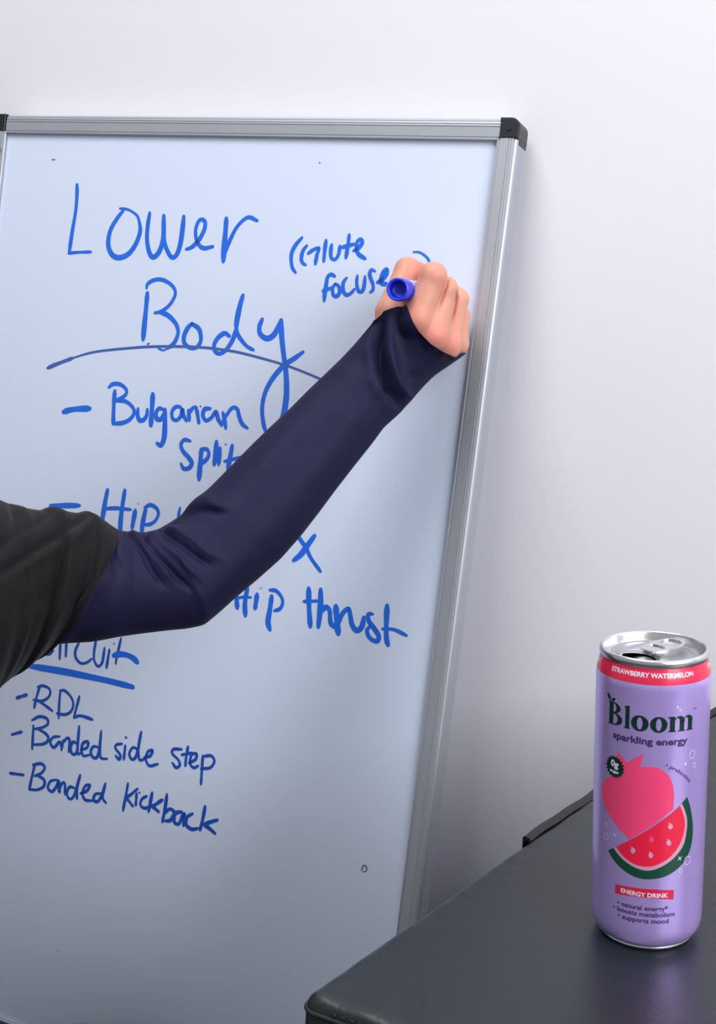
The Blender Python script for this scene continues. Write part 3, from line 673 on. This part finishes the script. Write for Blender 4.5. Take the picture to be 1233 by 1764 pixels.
# big serif logo, letter by letter: outlines in units of x-height
def logo():
    g = bmesh.new()
    bl = uvp(z5, 330, 862); br = uvp(z5, 1040, 900); xh = 7.6; base = (bl[1]+br[1])/2+.2
    def poly(q, u0, sx=1.0, hole=None):
        es = []
        for lp in [q]+([hole] if hole else []):
            vs = [g.verts.new((u0+a*xh*sx, base+b*xh, 0)) for a, b in lp]; es += [g.edges.new((vs[i], vs[(i+1) % len(vs)])) for i in range(len(vs))]
        bmesh.ops.triangle_fill(g, use_beauty=True, edges=es)
    tot = br[0]-bl[0]
    def ov(cx, cy, a, b, e=2.0): return oval(cx, cy, a, b, 40, e)
    # B
    def rev(l): return l[::-1]
    Bo = [(0,0),(0,.08),(.10,.14),(.10,1.42),(0,1.47),(0,1.55),(.62,1.55)]+[(.62+.40*math.sin(t), 1.20+.35*math.cos(t)) for t in [PI*i/12 for i in range(1, 11)]]
    Bo += [(.72,.84)]+[(.66+.48*math.sin(t), .41+.41*math.cos(t)) for t in [PI*i/14 for i in range(2, 15)]]
    s = 1.0
    # upper and lower bowls as separate thick arches plus the stem
    w0 = bl[0]; kB = (uvp(z5,450,800)[0]-bl[0])/xh/1.14
    def P_(q, hole=None, u0=w0, sx=kB): poly(q, u0, sx, hole)
    P_([(0,0),(.5,0),(.5,.07),(.42,.1),(.42,1.45),(.5,1.48),(.5,1.55),(0,1.55),(0,1.48),(.08,1.44),(.08,.1),(0,.07)])
    def bowl(cy, ry, rx, tx, ty):
        n = 16; o_ = [(.40, cy+ry)]+[(.46+rx*math.sin(PI*i/n), cy+ry*math.cos(PI*i/n)) for i in range(n+1)]+[(.40, cy-ry)]
        i_ = [(.40, cy-ry+ty)]+[(.46+(rx-tx)*math.sin(PI*i/n), cy-(ry-ty)*math.cos(PI*i/n)) for i in range(n+1)]+[(.40, cy+ry-ty)]
        P_(o_+i_)
    bowl(1.185, .365, .52, .32, .075); bowl(.43, .43, .66, .34, .075)
    # leaf pair above the B
    def leaf(x, y, dx, dy, w):
        n = 10; L = math.hypot(dx, dy); tx, ty = dx/L, dy/L
        q = [(x+dx*i/n-ty*w*math.sin(PI*i/n), y+dy*i/n+tx*w*math.sin(PI*i/n)) for i in range(n)]+[(x+dx*(1-i/n)+ty*w*math.sin(PI*i/n), y+dy*(1-i/n)-tx*w*math.sin(PI*i/n)) for i in range(n)]
        P_(q)
    leaf(.20, 1.58, -.36, .50, .13); leaf(.24, 1.58, .34, .26, .11)
    # l
    ul = uvp(z5,462,880)[0]; ur = uvp(z5,512,880)[0]; k = (ur-ul)/xh/.52
    poly([(0,0),(.52,0),(.52,.07),(.44,.1),(.44,1.58),(.36,1.58),(0,1.50),(0,1.42),(.09,1.40),(.09,.1),(0,.07)], ul, k)
    for x0, x1 in ((520,668),(680,826)):
        a = uvp(z5, x0, 860)[0]; b = uvp(z5, x1, 860)[0]; k = (b-a)/xh
        poly(ov(k/2, .50, k/2, .54), a, 1, ov(k/2, .50, k*.165, .42))
    # m
    a = uvp(z5,833,860)[0]; b = uvp(z5,1045,860)[0]; k = (b-a)/xh/1.75
    def stem(x, top=.92): poly([(x-.06,0),(x+.42,0),(x+.42,.07),(x+.35,.1),(x+.35,top),(x+.04,top),(x+.04,.1),(x-.06,.07)], a, k)
    stem(.06, 1.04); poly([(-.02,.92),(.12,.95),(.10,1.04),(-.02,1.0)], a, k)
    for x in (.38, .96):
        n = 12
        o_ = [(x, .80)]+[(x+.34-.34*math.cos(PI*i/n/1.0), .72+.34*math.sin(PI*i/n)) for i in range(1, n+1)]+[(x+.68, .6),(x+.34, .6)]
        i_ = [(x+.34-.0, .74),(x+.26,.93),(x+.14,.92),(x+.02,.74)]
        poly(o_+i_, a, k); stem(x+.30, .72)
    return wrap(g, 'logo_lettering', M['dgreen'], .07, 'large dark green serif word')
logo()
text('™', 'small_print', M['purpletext'], .08, uvp(z5,1043,752), uvp(z5,1066,745), 1.2)
# badge
bc = uvp(z5, 382, 1222)
q = []
for i in range(36):
    a = 2*PI*i/36; rr = 6.1 if i % 2 == 0 else 4.9; q.append((bc[0]+rr*math.cos(a), bc[1]+rr*math.sin(a)))
shape(q, 'badge_print', M['dgreen'], .12, 'dark green starburst badge', uv=True)
text('0g', 'badge_lettering', M['white'], .16, (bc[0]-2.5, bc[1]+.3), (bc[0]+2.4, bc[1]-.1), 3.3, 'white badge lettering', bold=.04)
text('sugar', 'badge_lettering', M['white'], .16, (bc[0]-3.0, bc[1]-2.9), (bc[0]+3.0, bc[1]-3.3), 1.5, bold=.04)
def bub(org, x, y, r, w=.28, ratio=1.15):
    c_ = uvp(org, x, y); shape(oval(c_[0], c_[1], r, r*ratio), 'bubble_print', M['white'], .13, hole=oval(c_[0], c_[1], r-w, r*ratio-w), uv=True)
def star(org, x, y, r, w=.2):
    c_ = uvp(org, x, y); q = []
    for i in range(8):
        a = PI/4*i+.6; rr = r if i % 2 == 0 else w; q.append((c_[0]+rr*math.cos(a), c_[1]+rr*math.sin(a)))
    shape(q, 'sparkle_print', M['white'], .13, uv=True)
star(z5,935,748,1.1,.3); shape(oval(*uvp(z5,910,722), .45, .6, 12), 'bubble_print', M['white'], .13, uv=True); bub(z5,1032,1118,1.95); bub(z5,1050,1206,1.15); star(z5,975,1198,1.5,.4)
bub(z6,310,392,1.1,.22); bub(z6,312,492,1.6,.24); star(z6,382,480,1.7,.2)
bub(z6,992,692,2.1,.3); bub(z6,932,775,1.1,.3); star(z6,928,675,1.7,.4)
shape(oval(*uvp(z6,922,826), .25, .25, 12), 'bubble_print', M['white'], .13, uv=True)

# ------------------------------------------------------------------ the marker
MT = BO + on_board(757,507)[0]*BX + on_board(757,507)[1]*BUP
MC = P(684, 498.5, .985)
MT = MT+(MC-MT)/np.linalg.norm(MC-MT)*.0012+BN*.0008; ax_ = MC-MT; ML = np.linalg.norm(ax_); zq = Vector(ax_).to_track_quat('Z', 'Y').to_matrix().to_4x4(); zq.translation = Vector(MT)
mk = empty('marker', zq); tag(mk, 'blue-ended white dry-erase marker held in the writing hand', 'marker')
Lm = ML/MM
def mobj(name, prof, mt, n=48, parent=mk, ang=35):
    V, Fs = lathe([(r*MM, z*MM) for r, z in prof], n); o = obj(name, pymesh(name, V, Fs), mt, parent); sharp(o, ang); return o
mobj('tip', [(0.01,0.2),(1.2,.4),(2.2,2.0),(2.4,6)], M['felt'])
mobj('nib_holder', [(2.4,6),(3.2,6.2),(4.2,14),(6.6,17),(7.0,22)], M['marker'])
mobj('barrel', [(7.0,22),(8.2,24),(8.5,26),(8.5,Lm-17),(8.4,Lm-16.6)], M['marker'])
mobj('end_plug', [(8.4,Lm-16.6),(8.95,Lm-16.2),(9.0,Lm-15),(9.1,Lm-2),(8.8,Lm-.5),(8.2,Lm),(7.4,Lm-.2),(6.6,Lm-1.2)], M['blueplastic'])['label'] = 'royal blue end plug'
mobj('plug_recess', [(6.6,Lm-1.2),(6.2,Lm-3),(5.6,Lm-6.5),(4.5,Lm-7.2),(0.01,Lm-7.4)], M['bluedeep'])['label'] = 'darker blue hollow in the plug'
V = []; Fs = []                          # printed blue bands and flecks round the barrel
for zc, w_, a0, a1 in ((Lm-19,1.2,0,6.28),(Lm-26,.9,0,6.28))+tuple((Lm-22-(i % 3)*5, 1.6, i*.7, i*.7+.32) for i in range(9)):
    n = max(3, int((a1-a0)/.13)); b0 = len(V)
    for i in range(n+1):
        a = a0+(a1-a0)*i/n
        for z in (zc-w_/2, zc+w_/2): V.append((8.54*MM*math.cos(a), 8.54*MM*math.sin(a), z*MM))
    for i in range(n): Fs.append((b0+2*i, b0+2*i+2, b0+2*i+3, b0+2*i+1))
obj('barrel_print', pymesh('barrel_print', V, Fs), M['ink_shaded'], mk)

# ------------------------------------------------------------------ the person
SR = P(-215, 985, .865)                  # right shoulder joint
TOR = SR - EX*.165 + EN*.02
UPV = np.array([0, 0, 1.])
ELB = P(318, 1005, .972); WR = P(692, 628, 1.040)
person = empty('person', loc=(TOR[0], TOR[1], 0))
tag(person, 'person in black top over navy sleeves, writing on the board from the left', 'person')
HIP = np.array([TOR[0], TOR[1], .12])+EN*.05
NECK = TOR+UPV*.07+EN*.0
HEAD = NECK+UPV*.155-EN*.03
SL = TOR - EX*.165 + EN*.02
ELL = SL - EX*.05 - UPV*.25 + EN*.02; WRL = ELL - EN*.18 - UPV*.13 + EX*.08
KR = HIP+EX*.17-EN*.24-UPV*.0; KL = HIP-EX*.27-EN*.24
AR = HIP-EX*.10-EN*.25-UPV*.05; AL = HIP+EX*.03-EN*.17-UPV*.05
FX = EX; FACE = -EN                      # looks at the board
def P3(x, y, z): return P(x, y, z)
fing = dict(
 index=[(718,549,1.004,.0120),(746,475,1.000,.0101),(749,484,1.030,.0090),(742,490,1.052,.0078)],
 middle=[(745,578,1.010,.0118),(766,499,1.010,.0100),(773,508,1.040,.0088),(757,504,1.066,.0078)],
 ring=[(769,594,1.024,.0112),(786,516,1.030,.0093),(786,520,1.055,.0084),(768,515,1.075,.0074)],
 pinky=[(785,592,1.046,.0096),(791,545,1.054,.0084),(784,540,1.070,.0074),(770,535,1.074,.0066)],
 thumb=[(676,600,1.038,.0150),(672,538,1.036,.0118),(702,466,1.050,.0104),(733,474,1.066,.0086)])
def seg_dist(q, poly):
    """distance from pixels q to a polyline, with the position along it 0..1 and the side"""
    poly = np.array(catmull(poly, 6)); best = np.full(len(q), 1e9); tt = np.zeros(len(q)); L = np.r_[0, np.cumsum(np.linalg.norm(np.diff(poly, axis=0), axis=1))]; L /= L[-1]
    for i in range(len(poly)-1):
        a, b = poly[i], poly[i+1]; ab = b-a; t = np.clip(((q-a)@ab)/(ab@ab+1e-9), 0, 1); d = np.linalg.norm(q-a-t[:, None]*ab, axis=1)
        mk_ = d < best; best[mk_] = d[mk_]; tt[mk_] = (L[i]+(L[i+1]-L[i])*t)[mk_]
    return best, tt
def hand_sdf(p):
    fs = []
    for nme, j in fing.items():
        J = [(P3(a, b, c_), r_) for a, b, c_, r_ in j]; d = None
        for (a, ra), (b, rb) in zip(J[:-1], J[1:]):
            q = cap(p, a, b, ra, rb); d = q if d is None else smin(d, q, .0035)
        if nme != 'thumb':                # a little swelling over the middle joint and the knuckle
            d = smin(d, np.linalg.norm(p-J[1][0], axis=1)-J[1][1]*1.0, .002)
        fs.append(d)
    d = fs[0]
    for q in fs[1:4]: d = smin(d, q, .0012)
    pal = None
    for nme in ('index', 'middle', 'ring', 'pinky'):
        a, b, c_, r_ = fing[nme][0]; q = cap(p, P3(a, b, c_), WR+(P3(a, b, c_)-P3(750, 580, 1.02))*.35, r_*.98, .0120)
        pal = q if pal is None else smin(pal, q, .010)
    d = smin(d, pal, .0055)
    th = smin(fs[4], cap(p, P3(684,590,1.03), P3(722,556,1.03), .011, .011), .010)
    d = smin(d, th, .006)
    d = smin(d, cap(p, WR, WR+(ELB-WR)*.25, .017, .020), .02)
    u_ = (MC-MT)/np.linalg.norm(MC-MT)
    rel = (p-CAM)@CM; pxy = np.stack([rel[:, 0]/rel[:, 2]*F+CXP, rel[:, 1]/rel[:, 2]*F+CYP], -1)
    for pl, dp, wd in (([(773,474),(766,500),(752,535)], .0026, 2.6), ([(786,497),(783,525),(776,556)], .0024, 2.4), ([(803,548),(799,575)], .001, 2.5)):   # creases between the fingers
        q, t = seg_dist(pxy, pl); d = d+dp*np.exp(-(q/wd)**2)*np.clip(np.minimum(t*5, (1-t)*4), 0, 1)*np.clip((1.045-rel[:, 2])/.02, 0, 1)
    return np.maximum(d, -np.minimum(cap(p, MT+u_*.022, MC, .0088, .0093), cap(p, MT, MT+u_*.022, .004, .0088)))
def body_sdf(p):
    d = cap(p, WR+(ELB-WR)*.2, ELB, .020, .026)
    d = smin(d, cap(p, ELB, SR, .026, .038), .01)
    AXF = np.array([EX, EN, UPV])
    t = ell(p, TOR-UPV*.12, AXF, (.155, .10, .21)); t = smin(t, ell(p, (HIP+TOR)/2-UPV*.06, AXF, (.125, .095, .2)), .05)
    t = smin(t, ell(p, HIP, AXF, (.165, .125, .115)), .05)
    t = smin(t, cap(p, SR, SL, .048, .048), .04)
    d = smin(d, t, .04)
    d = smin(d, cap(p, TOR, NECK+UPV*.05, .052, .048), .03)
    h = ell(p, HEAD+UPV*.02, AXF, (.074, .092, .098)); h = smin(h, ell(p, HEAD-UPV*.045+FACE*.02, AXF, (.052, .062, .06)), .03)
    h = smin(h, cap(p, HEAD+FACE*.083+UPV*.005, HEAD+FACE*.10-UPV*.022, .007, .011), .012)
    for s_ in (-1, 1):
        h = smin(h, ell(p, HEAD+EX*s_*.076-UPV*.005+EN*.005, AXF, (.010, .019, .031)), .006)
        h = -smin(-h, np.linalg.norm(p-(HEAD+EX*s_*.031+FACE*.092+UPV*.012), axis=1)-.013, .012)
    h = smin(h, ell(p, HEAD+FACE*.078-UPV*.052, AXF, (.024, .012, .0065)), .005)
    d = smin(d, h, .02)
    for a, b, ra, rb in ((SL, ELL, .044, .034), (ELL, WRL, .033, .022)): d = smin(d, cap(p, a, b, ra, rb), .02)
    for K, A_, s_ in ((KR, AR, 1), (KL, AL, -1)):
        d = smin(d, cap(p, HIP+EX*s_*.09, K, .078, .054), .03); d = smin(d, cap(p, K, A_, .052, .034), .02)
        d = smin(d, cap(p, A_, A_-EX*s_*.15-EN*.03, .032, .026), .02)
    # resting left hand: palm and fingers on the knee
    hx = (KL-WRL); hx /= np.linalg.norm(hx); sd = np.cross(hx, UPV); sd /= np.linalg.norm(sd)
    PM = WRL+hx*.075
    d = smin(d, cap(p, WRL, PM, .021, .022), .015)
    return d
def left_hand(p):
    hx = (KL-WRL); hx /= np.linalg.norm(hx); sd = np.cross(hx, UPV); sd /= np.linalg.norm(sd)
    d = cap(p, WRL+hx*.01, WRL+hx*.05, .02, .021); PM = WRL+hx*.06
    for i, (o_, L) in enumerate(((-.028,.060),(-.0095,.072),(.0095,.067),(.028,.052))):
        b = PM+sd*o_; q = smin(cap(p, WRL+sd*o_*.5, b, .013, .0105), cap(p, b, b+hx*L*.55-UPV*.004, .0095, .0085), .004)
        q = smin(q, cap(p, b+hx*L*.55-UPV*.004, b+hx*L*.9-UPV*.024, .0085, .007), .004); d = smin(d, q, .0022)
    t = smin(cap(p, WRL+hx*.02-sd*.016, WRL+hx*.05-sd*.05, .014, .0105), cap(p, WRL+hx*.05-sd*.05, WRL+hx*.082-sd*.058, .0105, .0085), .004)
    return smin(d, t, .008)
HV, HF = surface_nets(hand_sdf, P3(720,540,1.03)-.125, P3(720,540,1.03)+.125, .0015, 1)
BVt, BFt = surface_nets(body_sdf, np.minimum.reduce([TOR-[.55,.5,2], [-3,-3,-.02]])*[0,0,1]+np.array([TOR[0]-.55, TOR[1]-.45, -.02]), np.array([max(WR[0], TOR[0])+.08, TOR[1]+.62, HEAD[2]+.15]), .008, 1)
LV, LF = surface_nets(left_hand, WRL-.16, WRL+.16, .003, 1)
off = len(HV); off2 = off+len(BVt)
AV = np.concatenate([HV, BVt, LV]); AF = HF+[tuple(i+off for i in f) for f in BFt]+[tuple(i+off2 for i in f) for f in LF]
me = pymesh('body', AV, AF)
at = me.attributes.new('blush_shade', 'FLOAT', 'POINT'); bl = np.zeros(len(AV))
for (x, y, z, r, s_) in ((716,545,1.0,.011,.6),(748,577,1.0,.011,.5),(772,592,1.012,.011,.4),(790,602,1.03,.010,.35),(752,468,.992,.010,.25),(712,478,1.045,.013,.6),(735,462,1.05,.010,.7),(766,488,1.0,.008,.3)):  # knuckle redness, plus the shaded gap beside the thumb painted in red
    bl += s_*np.exp(-(np.linalg.norm(AV-P3(x, y, z), axis=1)/r)**2)
at.data.foreach_set('value', np.clip(bl, 0, 1).astype(np.float32))
obj('body', me, M['skin'], person, world=True)

# --- the navy right sleeve: a tube whose width follows arm and cloth, folds pressed into it
def resample(poly, n):
    q = np.array(poly, float); s_ = np.r_[0, np.cumsum(np.linalg.norm(np.diff(q, axis=0), axis=1))]
    t = np.linspace(0, s_[-1], n); return np.stack([np.interp(t, s_, q[:, i]) for i in range(q.shape[1])], -1)
def smooth_cols(a, it=6, keep=True):
    a = a.copy()
    for _ in range(it):
        b = a.copy(); b[1:-1] = .25*a[:-2]+.5*a[1:-1]+.25*a[2:]; a = b
    return a
def garment_tube(name, stations, n_len, n_ang, folds, mt, depthk=.8, cuff=None, cuff_n=40, back=.042, hollow=.0, noise=0, rnd=6, label=None, gap_=.0012):
    st = np.array(stations, float)          # ux, uy, lx, ly, z
    st = resample(st, n_len); st = smooth_cols(st, rnd)
    U = np.array([P(a, b, z) for a, b, _, _, z in st]); Lw = np.array([P(a, b, z) for _, _, a, b, z in st])
    C_ = (U+Lw)/2; Wv = (U-Lw)/2
    T = np.gradient(C_, axis=0); T = smooth_cols(T/np.linalg.norm(T, axis=1)[:, None], 12); T /= np.linalg.norm(T, axis=1)[:, None]
    Dv = np.cross(T, Wv); Dv /= np.linalg.norm(Dv, axis=1)[:, None]
    sgn = np.sign(((CAM-C_)*Dv).sum(1)); Dv *= sgn[:, None]
    Wp = np.linalg.norm(Wv-(Wv*T).sum(1)[:, None]*T, axis=1); Rd = Wp*depthk
    ang = 2*PI*np.arange(n_ang)/n_ang
    V = np.empty((n_len, n_ang, 3)); PXY = np.empty((n_len, n_ang, 2))
    for j, a in enumerate(ang):
        V[:, j] = C_+Wv*math.cos(a)+Dv*(Rd*math.sin(a))[:, None]
    if cuff is not None:                     # pull the last rings so the rim follows the cuff line
        half = n_ang//2+1; cf = resample(cuff, half)          # front rim from upper to lower edge
        for k in range(cuff_n):
            t = (1-k/cuff_n)**1.6                # 1 at the rim
            for j in range(half):
                x, y, z = cf[j]; V[k, j] = V[k, j]*(1-t)+P(x, y, z)*t
            for j in range(half, n_ang):
                jj = n_ang-j; x, y, z = cf[jj]
                V[k, j] = V[k, j]*(1-t)+P(x*.5+st[0][0 if jj < half/2 else 2]*.5, y*.6+.4*(st[0][1]+st[0][3])/2, z+back)*t
    Vf = V.reshape(-1, 3); rel = (Vf-CAM)@CM; px = np.stack([rel[:, 0]/rel[:, 2]*F+CXP, rel[:, 1]/rel[:, 2]*F+CYP], -1)
    front = np.tile(np.clip(np.sin(ang)*2.2+.25, 0, 1), n_len)
    disp = np.zeros(len(Vf))
    for poly, dep, wd_, *ext in folds:
        d, t = seg_dist(px, poly); env = np.clip(np.minimum(t, 1-t)*5+.15 if not ext else np.minimum(t*8+ext[0], (1-t)*5+.1), 0, 1)
        disp += dep*np.exp(-(d/wd_)**2)*env
    if noise:
        disp += noise*(np.sin(px[:, 0]*.021+px[:, 1]*.034)+.7*np.sin(px[:, 0]*.047-px[:, 1]*.019+1.3)+.4*np.sin(px[:, 0]*.08+px[:, 1]*.066+.4))
    nrm = np.repeat(C_, n_ang, 0); nrm = Vf-nrm; nrm /= np.linalg.norm(nrm, axis=1)[:, None]+1e-9
    Vf = Vf+nrm*(disp*front*MM)[:, None]
    for _ in range(5):                       # cloth rests on the body, never inside it
        e_ = .001; fn = lambda q: np.minimum(hand_sdf(q), body_sdf(q))-gap_
        d_ = fn(Vf); g_ = np.stack([(fn(Vf+np.eye(3)[k]*e_)-fn(Vf-np.eye(3)[k]*e_))/(2*e_) for k in range(3)], -1)
        g_ /= np.linalg.norm(g_, axis=1)[:, None]+1e-6
        Vf = Vf+g_*np.clip(-d_, 0, .006)[:, None]
    Fs = [(i*n_ang+j, i*n_ang+(j+1) % n_ang, (i+1)*n_ang+(j+1) % n_ang, (i+1)*n_ang+j) for i in range(n_len-1) for j in range(n_ang)]
    # turn the rim inwards so the cloth has thickness
    base = len(Vf); rim = []
    inn = Vf[:n_ang]; cen = inn.mean(0); back = Vf[n_ang*4:n_ang*5]
    l1 = inn+(cen-inn)*.02; l2 = back+(back.mean(0)-back)*.06
    Vf = np.concatenate([Vf, l1, l2])
    for j in range(n_ang):
        k = (j+1) % n_ang; Fs.append((k, j, base+j, base+k)); Fs.append((base+k, base+j, base+n_ang+j, base+n_ang+k))
    me = pymesh(name, Vf, Fs); bm = bmesh.new(); bm.from_mesh(me); bmesh.ops.recalc_face_normals(bm, faces=bm.faces[:]); bm.to_mesh(me); bm.free()
    o = obj(name, me, mt, person, world=True)
    if label: o['label'] = label
    return o
zs = lambda i: 0
SLV = [(632,574,802,612,1.034),(628,578,794,618,1.034),(615,590,765,637,1.033),(600,606,735,656,1.031),(582,624,713,684,1.028),(560,645,690,710,1.024),(530,674,662,735,1.019),(500,704,640,765,1.014),
 (465,737,612,800,1.009),(430,771,581,840,1.003),(395,806,550,882,.997),(362,840,519,922,.991),(333,866,484,962,.985),(310,886,446,996,.980),(291,899,410,1026,.975),(276,908,378,1055,.971),
 (263,913,352,1077,.968),(250,915,322,1083,.964),(238,915,290,1086,.960),(226,915,250,1091,.956),(212,914,200,1097,.950),(200,911,150,1105,.943),(186,922,96,1107,.938),(160,932,66,1096,.932),(130,930,40,1072,.925)]
CUFF = [(632,573,1.020),(643,552,1.012),(660,536,1.006),(684,528,1.002),(706,529,.998),(711,548,.994),(720,570,.993),(740,592,.996),(762,607,1.004),(781,615,1.018),(802,609,1.040)]
folds = [
 ([(656,545),(650,588),(658,630),(670,665),(689,702)], -11.0, 8),
 ([(674,548),(671,590),(677,635),(690,668),(712,692)], 4.2, 8),
 ([(700,560),(698,600),(706,640),(728,660)], -2.6, 14),
 ([(640,590),(640,640),(655,690)], 2.2, 12),
 ([(214,914),(240,940),(260,979),(284,1013)], -4.2, 4.6, .8), ([(226,914),(252,936),(274,970),(300,1008)], 2.2, 5, .8),
 ([(240,914),(260,944),(286,972),(330,1018)], -4.5, 4.8, .8), ([(254,912),(284,940),(312,965),(350,1003)], 2.6, 7, .8),
 ([(272,912),(311,936),(334,955),(366,977)], -3.8, 4.8, .8), ([(285,905),(325,925),(355,950),(385,965)], 2.0, 6, .8),
 ([(252,914),(286,902),(324,882),(350,876),(392,884)], -5.0, 5.5, 1.0), ([(300,882),(345,860),(372,860)], 1.8, 8, .6), ([(270,918),(300,915),(340,905)], 2.0, 6, .6),
 ([(590,640),(540,720),(500,800)], -1.2, 22), ([(600,690),(575,750),(520,840)], 1.2, 26), ([(520,730),(440,820)], 1.0, 20), ([(640,640),(625,690),(600,740)], 1.0, 18),
 ([(195,950),(205,972),(212,985)], -1.2, 4), ([(330,1040),(380,1010),(440,940)], 1.2, 20),
]
garment_tube('navy_sleeve', SLV, 330, 200, folds, M['navy'], .86, CUFF, noise=.18, label='navy stretch sleeve with a thumb hole cuff')
# --- black top: loose sleeve plus the torso
top_u = [(210,917),(200,909),(187,902),(172,890),(160,883),(148,886),(138,886),(120,883),(108,877),(98,873),(88,876),(78,881),(60,878),(45,876),(32,869),(20,868),(10,865),(0,861),(-40,845),(-90,832),(-150,822),(-215,818),(-280,830)]
low_l = [(77,1112),(50,1122),(30,1140),(12,1157),(-8,1173),(-28,1190),(-55,1215),(-80,1250),(-150,1300),(-220,1330)]
nb = 60; A_ = resample(top_u, nb); B_ = resample(low_l, nb); zz = np.linspace(.944, .862, nb)
BST = np.concatenate([A_, B_, zz[:, None]], 1)
bf = [([(150,886),(107,917),(65,943),(30,968),(-20,1000)], -4.2, 8, .6), ([(165,892),(130,925),(80,955),(20,990)], 2.2, 9, .6), ([(19,862),(27,890),(13,930),(-10,960)], -3.4, 7, .6), ([(40,870),(48,900),(35,940)], 1.8, 9, .6),
 ([(98,874),(60,905),(10,930),(-30,945)], -1.8, 7, .6), ([(180,1000),(120,1040),(60,1060)], 1.0, 16), ([(120,1000),(60,1040),(0,1060)], -1.2, 14)]
garment_tube('black_top_sleeve', BST, 220, 160, bf, M['black'], .98, [(209,916,.944),(204,932,.925),(194,952,.910),(167,989,.897),(135,1034,.893),(102,1081,.900),(87,1101,.915),(79,1112,.940)], 26, .085, noise=.5, rnd=1, label='loose black sleeve over the navy one')
def shirt_sdf(p):
    AXF = np.array([EX, EN, UPV])
    t = ell(p, TOR-UPV*.12, AXF, (.175, .122, .225)); t = smin(t, ell(p, (HIP+TOR)/2-UPV*.06, AXF, (.15, .125, .2)), .06)
    t = smin(t, cap(p, SR-EX*.01, SL, .056, .060), .04)
    t = smin(t, cap(p, SL, SL+(ELL-SL)*.45, .06, .058), .03)
    t = smin(t, cap(p, SR-EX*.03, P(-205, 1050, .868), .066, .062), .03)
    t = smin(t, ell(p, HIP+UPV*.03, AXF, (.186, .148, .13)), .04)
    t += .0018*np.sin(p[:, 2]*70+p[:, 0]*35)+.0012*np.sin(p[:, 2]*40-p[:, 1]*90)
    nk = np.linalg.norm((p-(TOR+UPV*.085))/np.array([1, 1, .8]), axis=1)-.066
    t = np.maximum(t, -nk); t = np.maximum(t, .085-p[:, 2])
    inner = body_sdf(p)+.0
    return t
v, f = surface_nets(shirt_sdf, np.array([TOR[0]-.42, TOR[1]-.35, .05]), np.array([SR[0]+.22, TOR[1]+.42, TOR[2]+.16]), .007, 1)
obj('black_top', pymesh('black_top', v, f), M['black'], person, world=True)
def lsleeve(p):
    return smin(cap(p, SL+(ELL-SL)*.3, ELL, .05, .04), cap(p, ELL, WRL, .039, .029), .02)
v, f = surface_nets(lsleeve, np.minimum.reduce([SL, ELL, WRL])-.09, np.maximum.reduce([SL, ELL, WRL])+.09, .005, 1)
obj('navy_sleeve', pymesh('navy_sleeve', v, f), M['navy'], person, world=True)
def legs(p):
    AXF = np.array([EX, EN, UPV]); d = ell(p, HIP, AXF, (.175, .135, .122))
    for K, A2, s_ in ((KR, AR, 1), (KL, AL, -1)):
        d = smin(d, cap(p, HIP+EX*s_*.09, K, .085, .061), .03); d = smin(d, cap(p, K, A2, .058, .042), .02)
    return np.maximum(d, -p[:, 2]+.001)
v, f = surface_nets(legs, np.array([HIP[0]-.5, HIP[1]-.35, -.02]), np.array([HIP[0]+.5, HIP[1]+.5, .34]), .007, 1)
obj('black_leggings', pymesh('black_leggings', v, f), M['black'], person, world=True)
def hair(p):
    AXF = np.array([EX, EN, UPV]); d = ell(p, HEAD+UPV*.032+EN*.012, AXF, (.084, .098, .098))
    d = np.maximum(d, -(np.linalg.norm((p-(HEAD+FACE*.12-UPV*.02)), axis=1)-.092))
    d = smin(d, ell(p, HEAD+EN*.115+UPV*.03, AXF, (.036, .036, .036)), .012)
    return d+.0012*np.sin((p@EX)*320)
v, f = surface_nets(hair, HEAD-.18, HEAD+.2, .004, 1)
obj('hair', pymesh('hair', v, f), M['hair'], person, world=True)
for s_ in (-1, 1):
    bm = bmesh.new(); bmesh.ops.create_uvsphere(bm, u_segments=20, v_segments=12, radius=.0115)
    bmesh.ops.translate(bm, verts=bm.verts[:], vec=Vector(HEAD+EX*s_*.031+FACE*.0745+UPV*.012)); e_ = obj('eye', bm, M['eye'], person, world=True)
    bm = bmesh.new(); bmesh.ops.create_uvsphere(bm, u_segments=16, v_segments=10, radius=.0058)
    bmesh.ops.translate(bm, verts=bm.verts[:], vec=Vector(HEAD+EX*s_*.031+FACE*.0815+UPV*.012)); o = obj('iris', bm, M['iris'], person, world=True)
for o in bpy.data.objects:
    if o.parent is None and o.type == 'MESH' and 'label' not in o and 'kind' not in o: print('unlabelled', o.name)
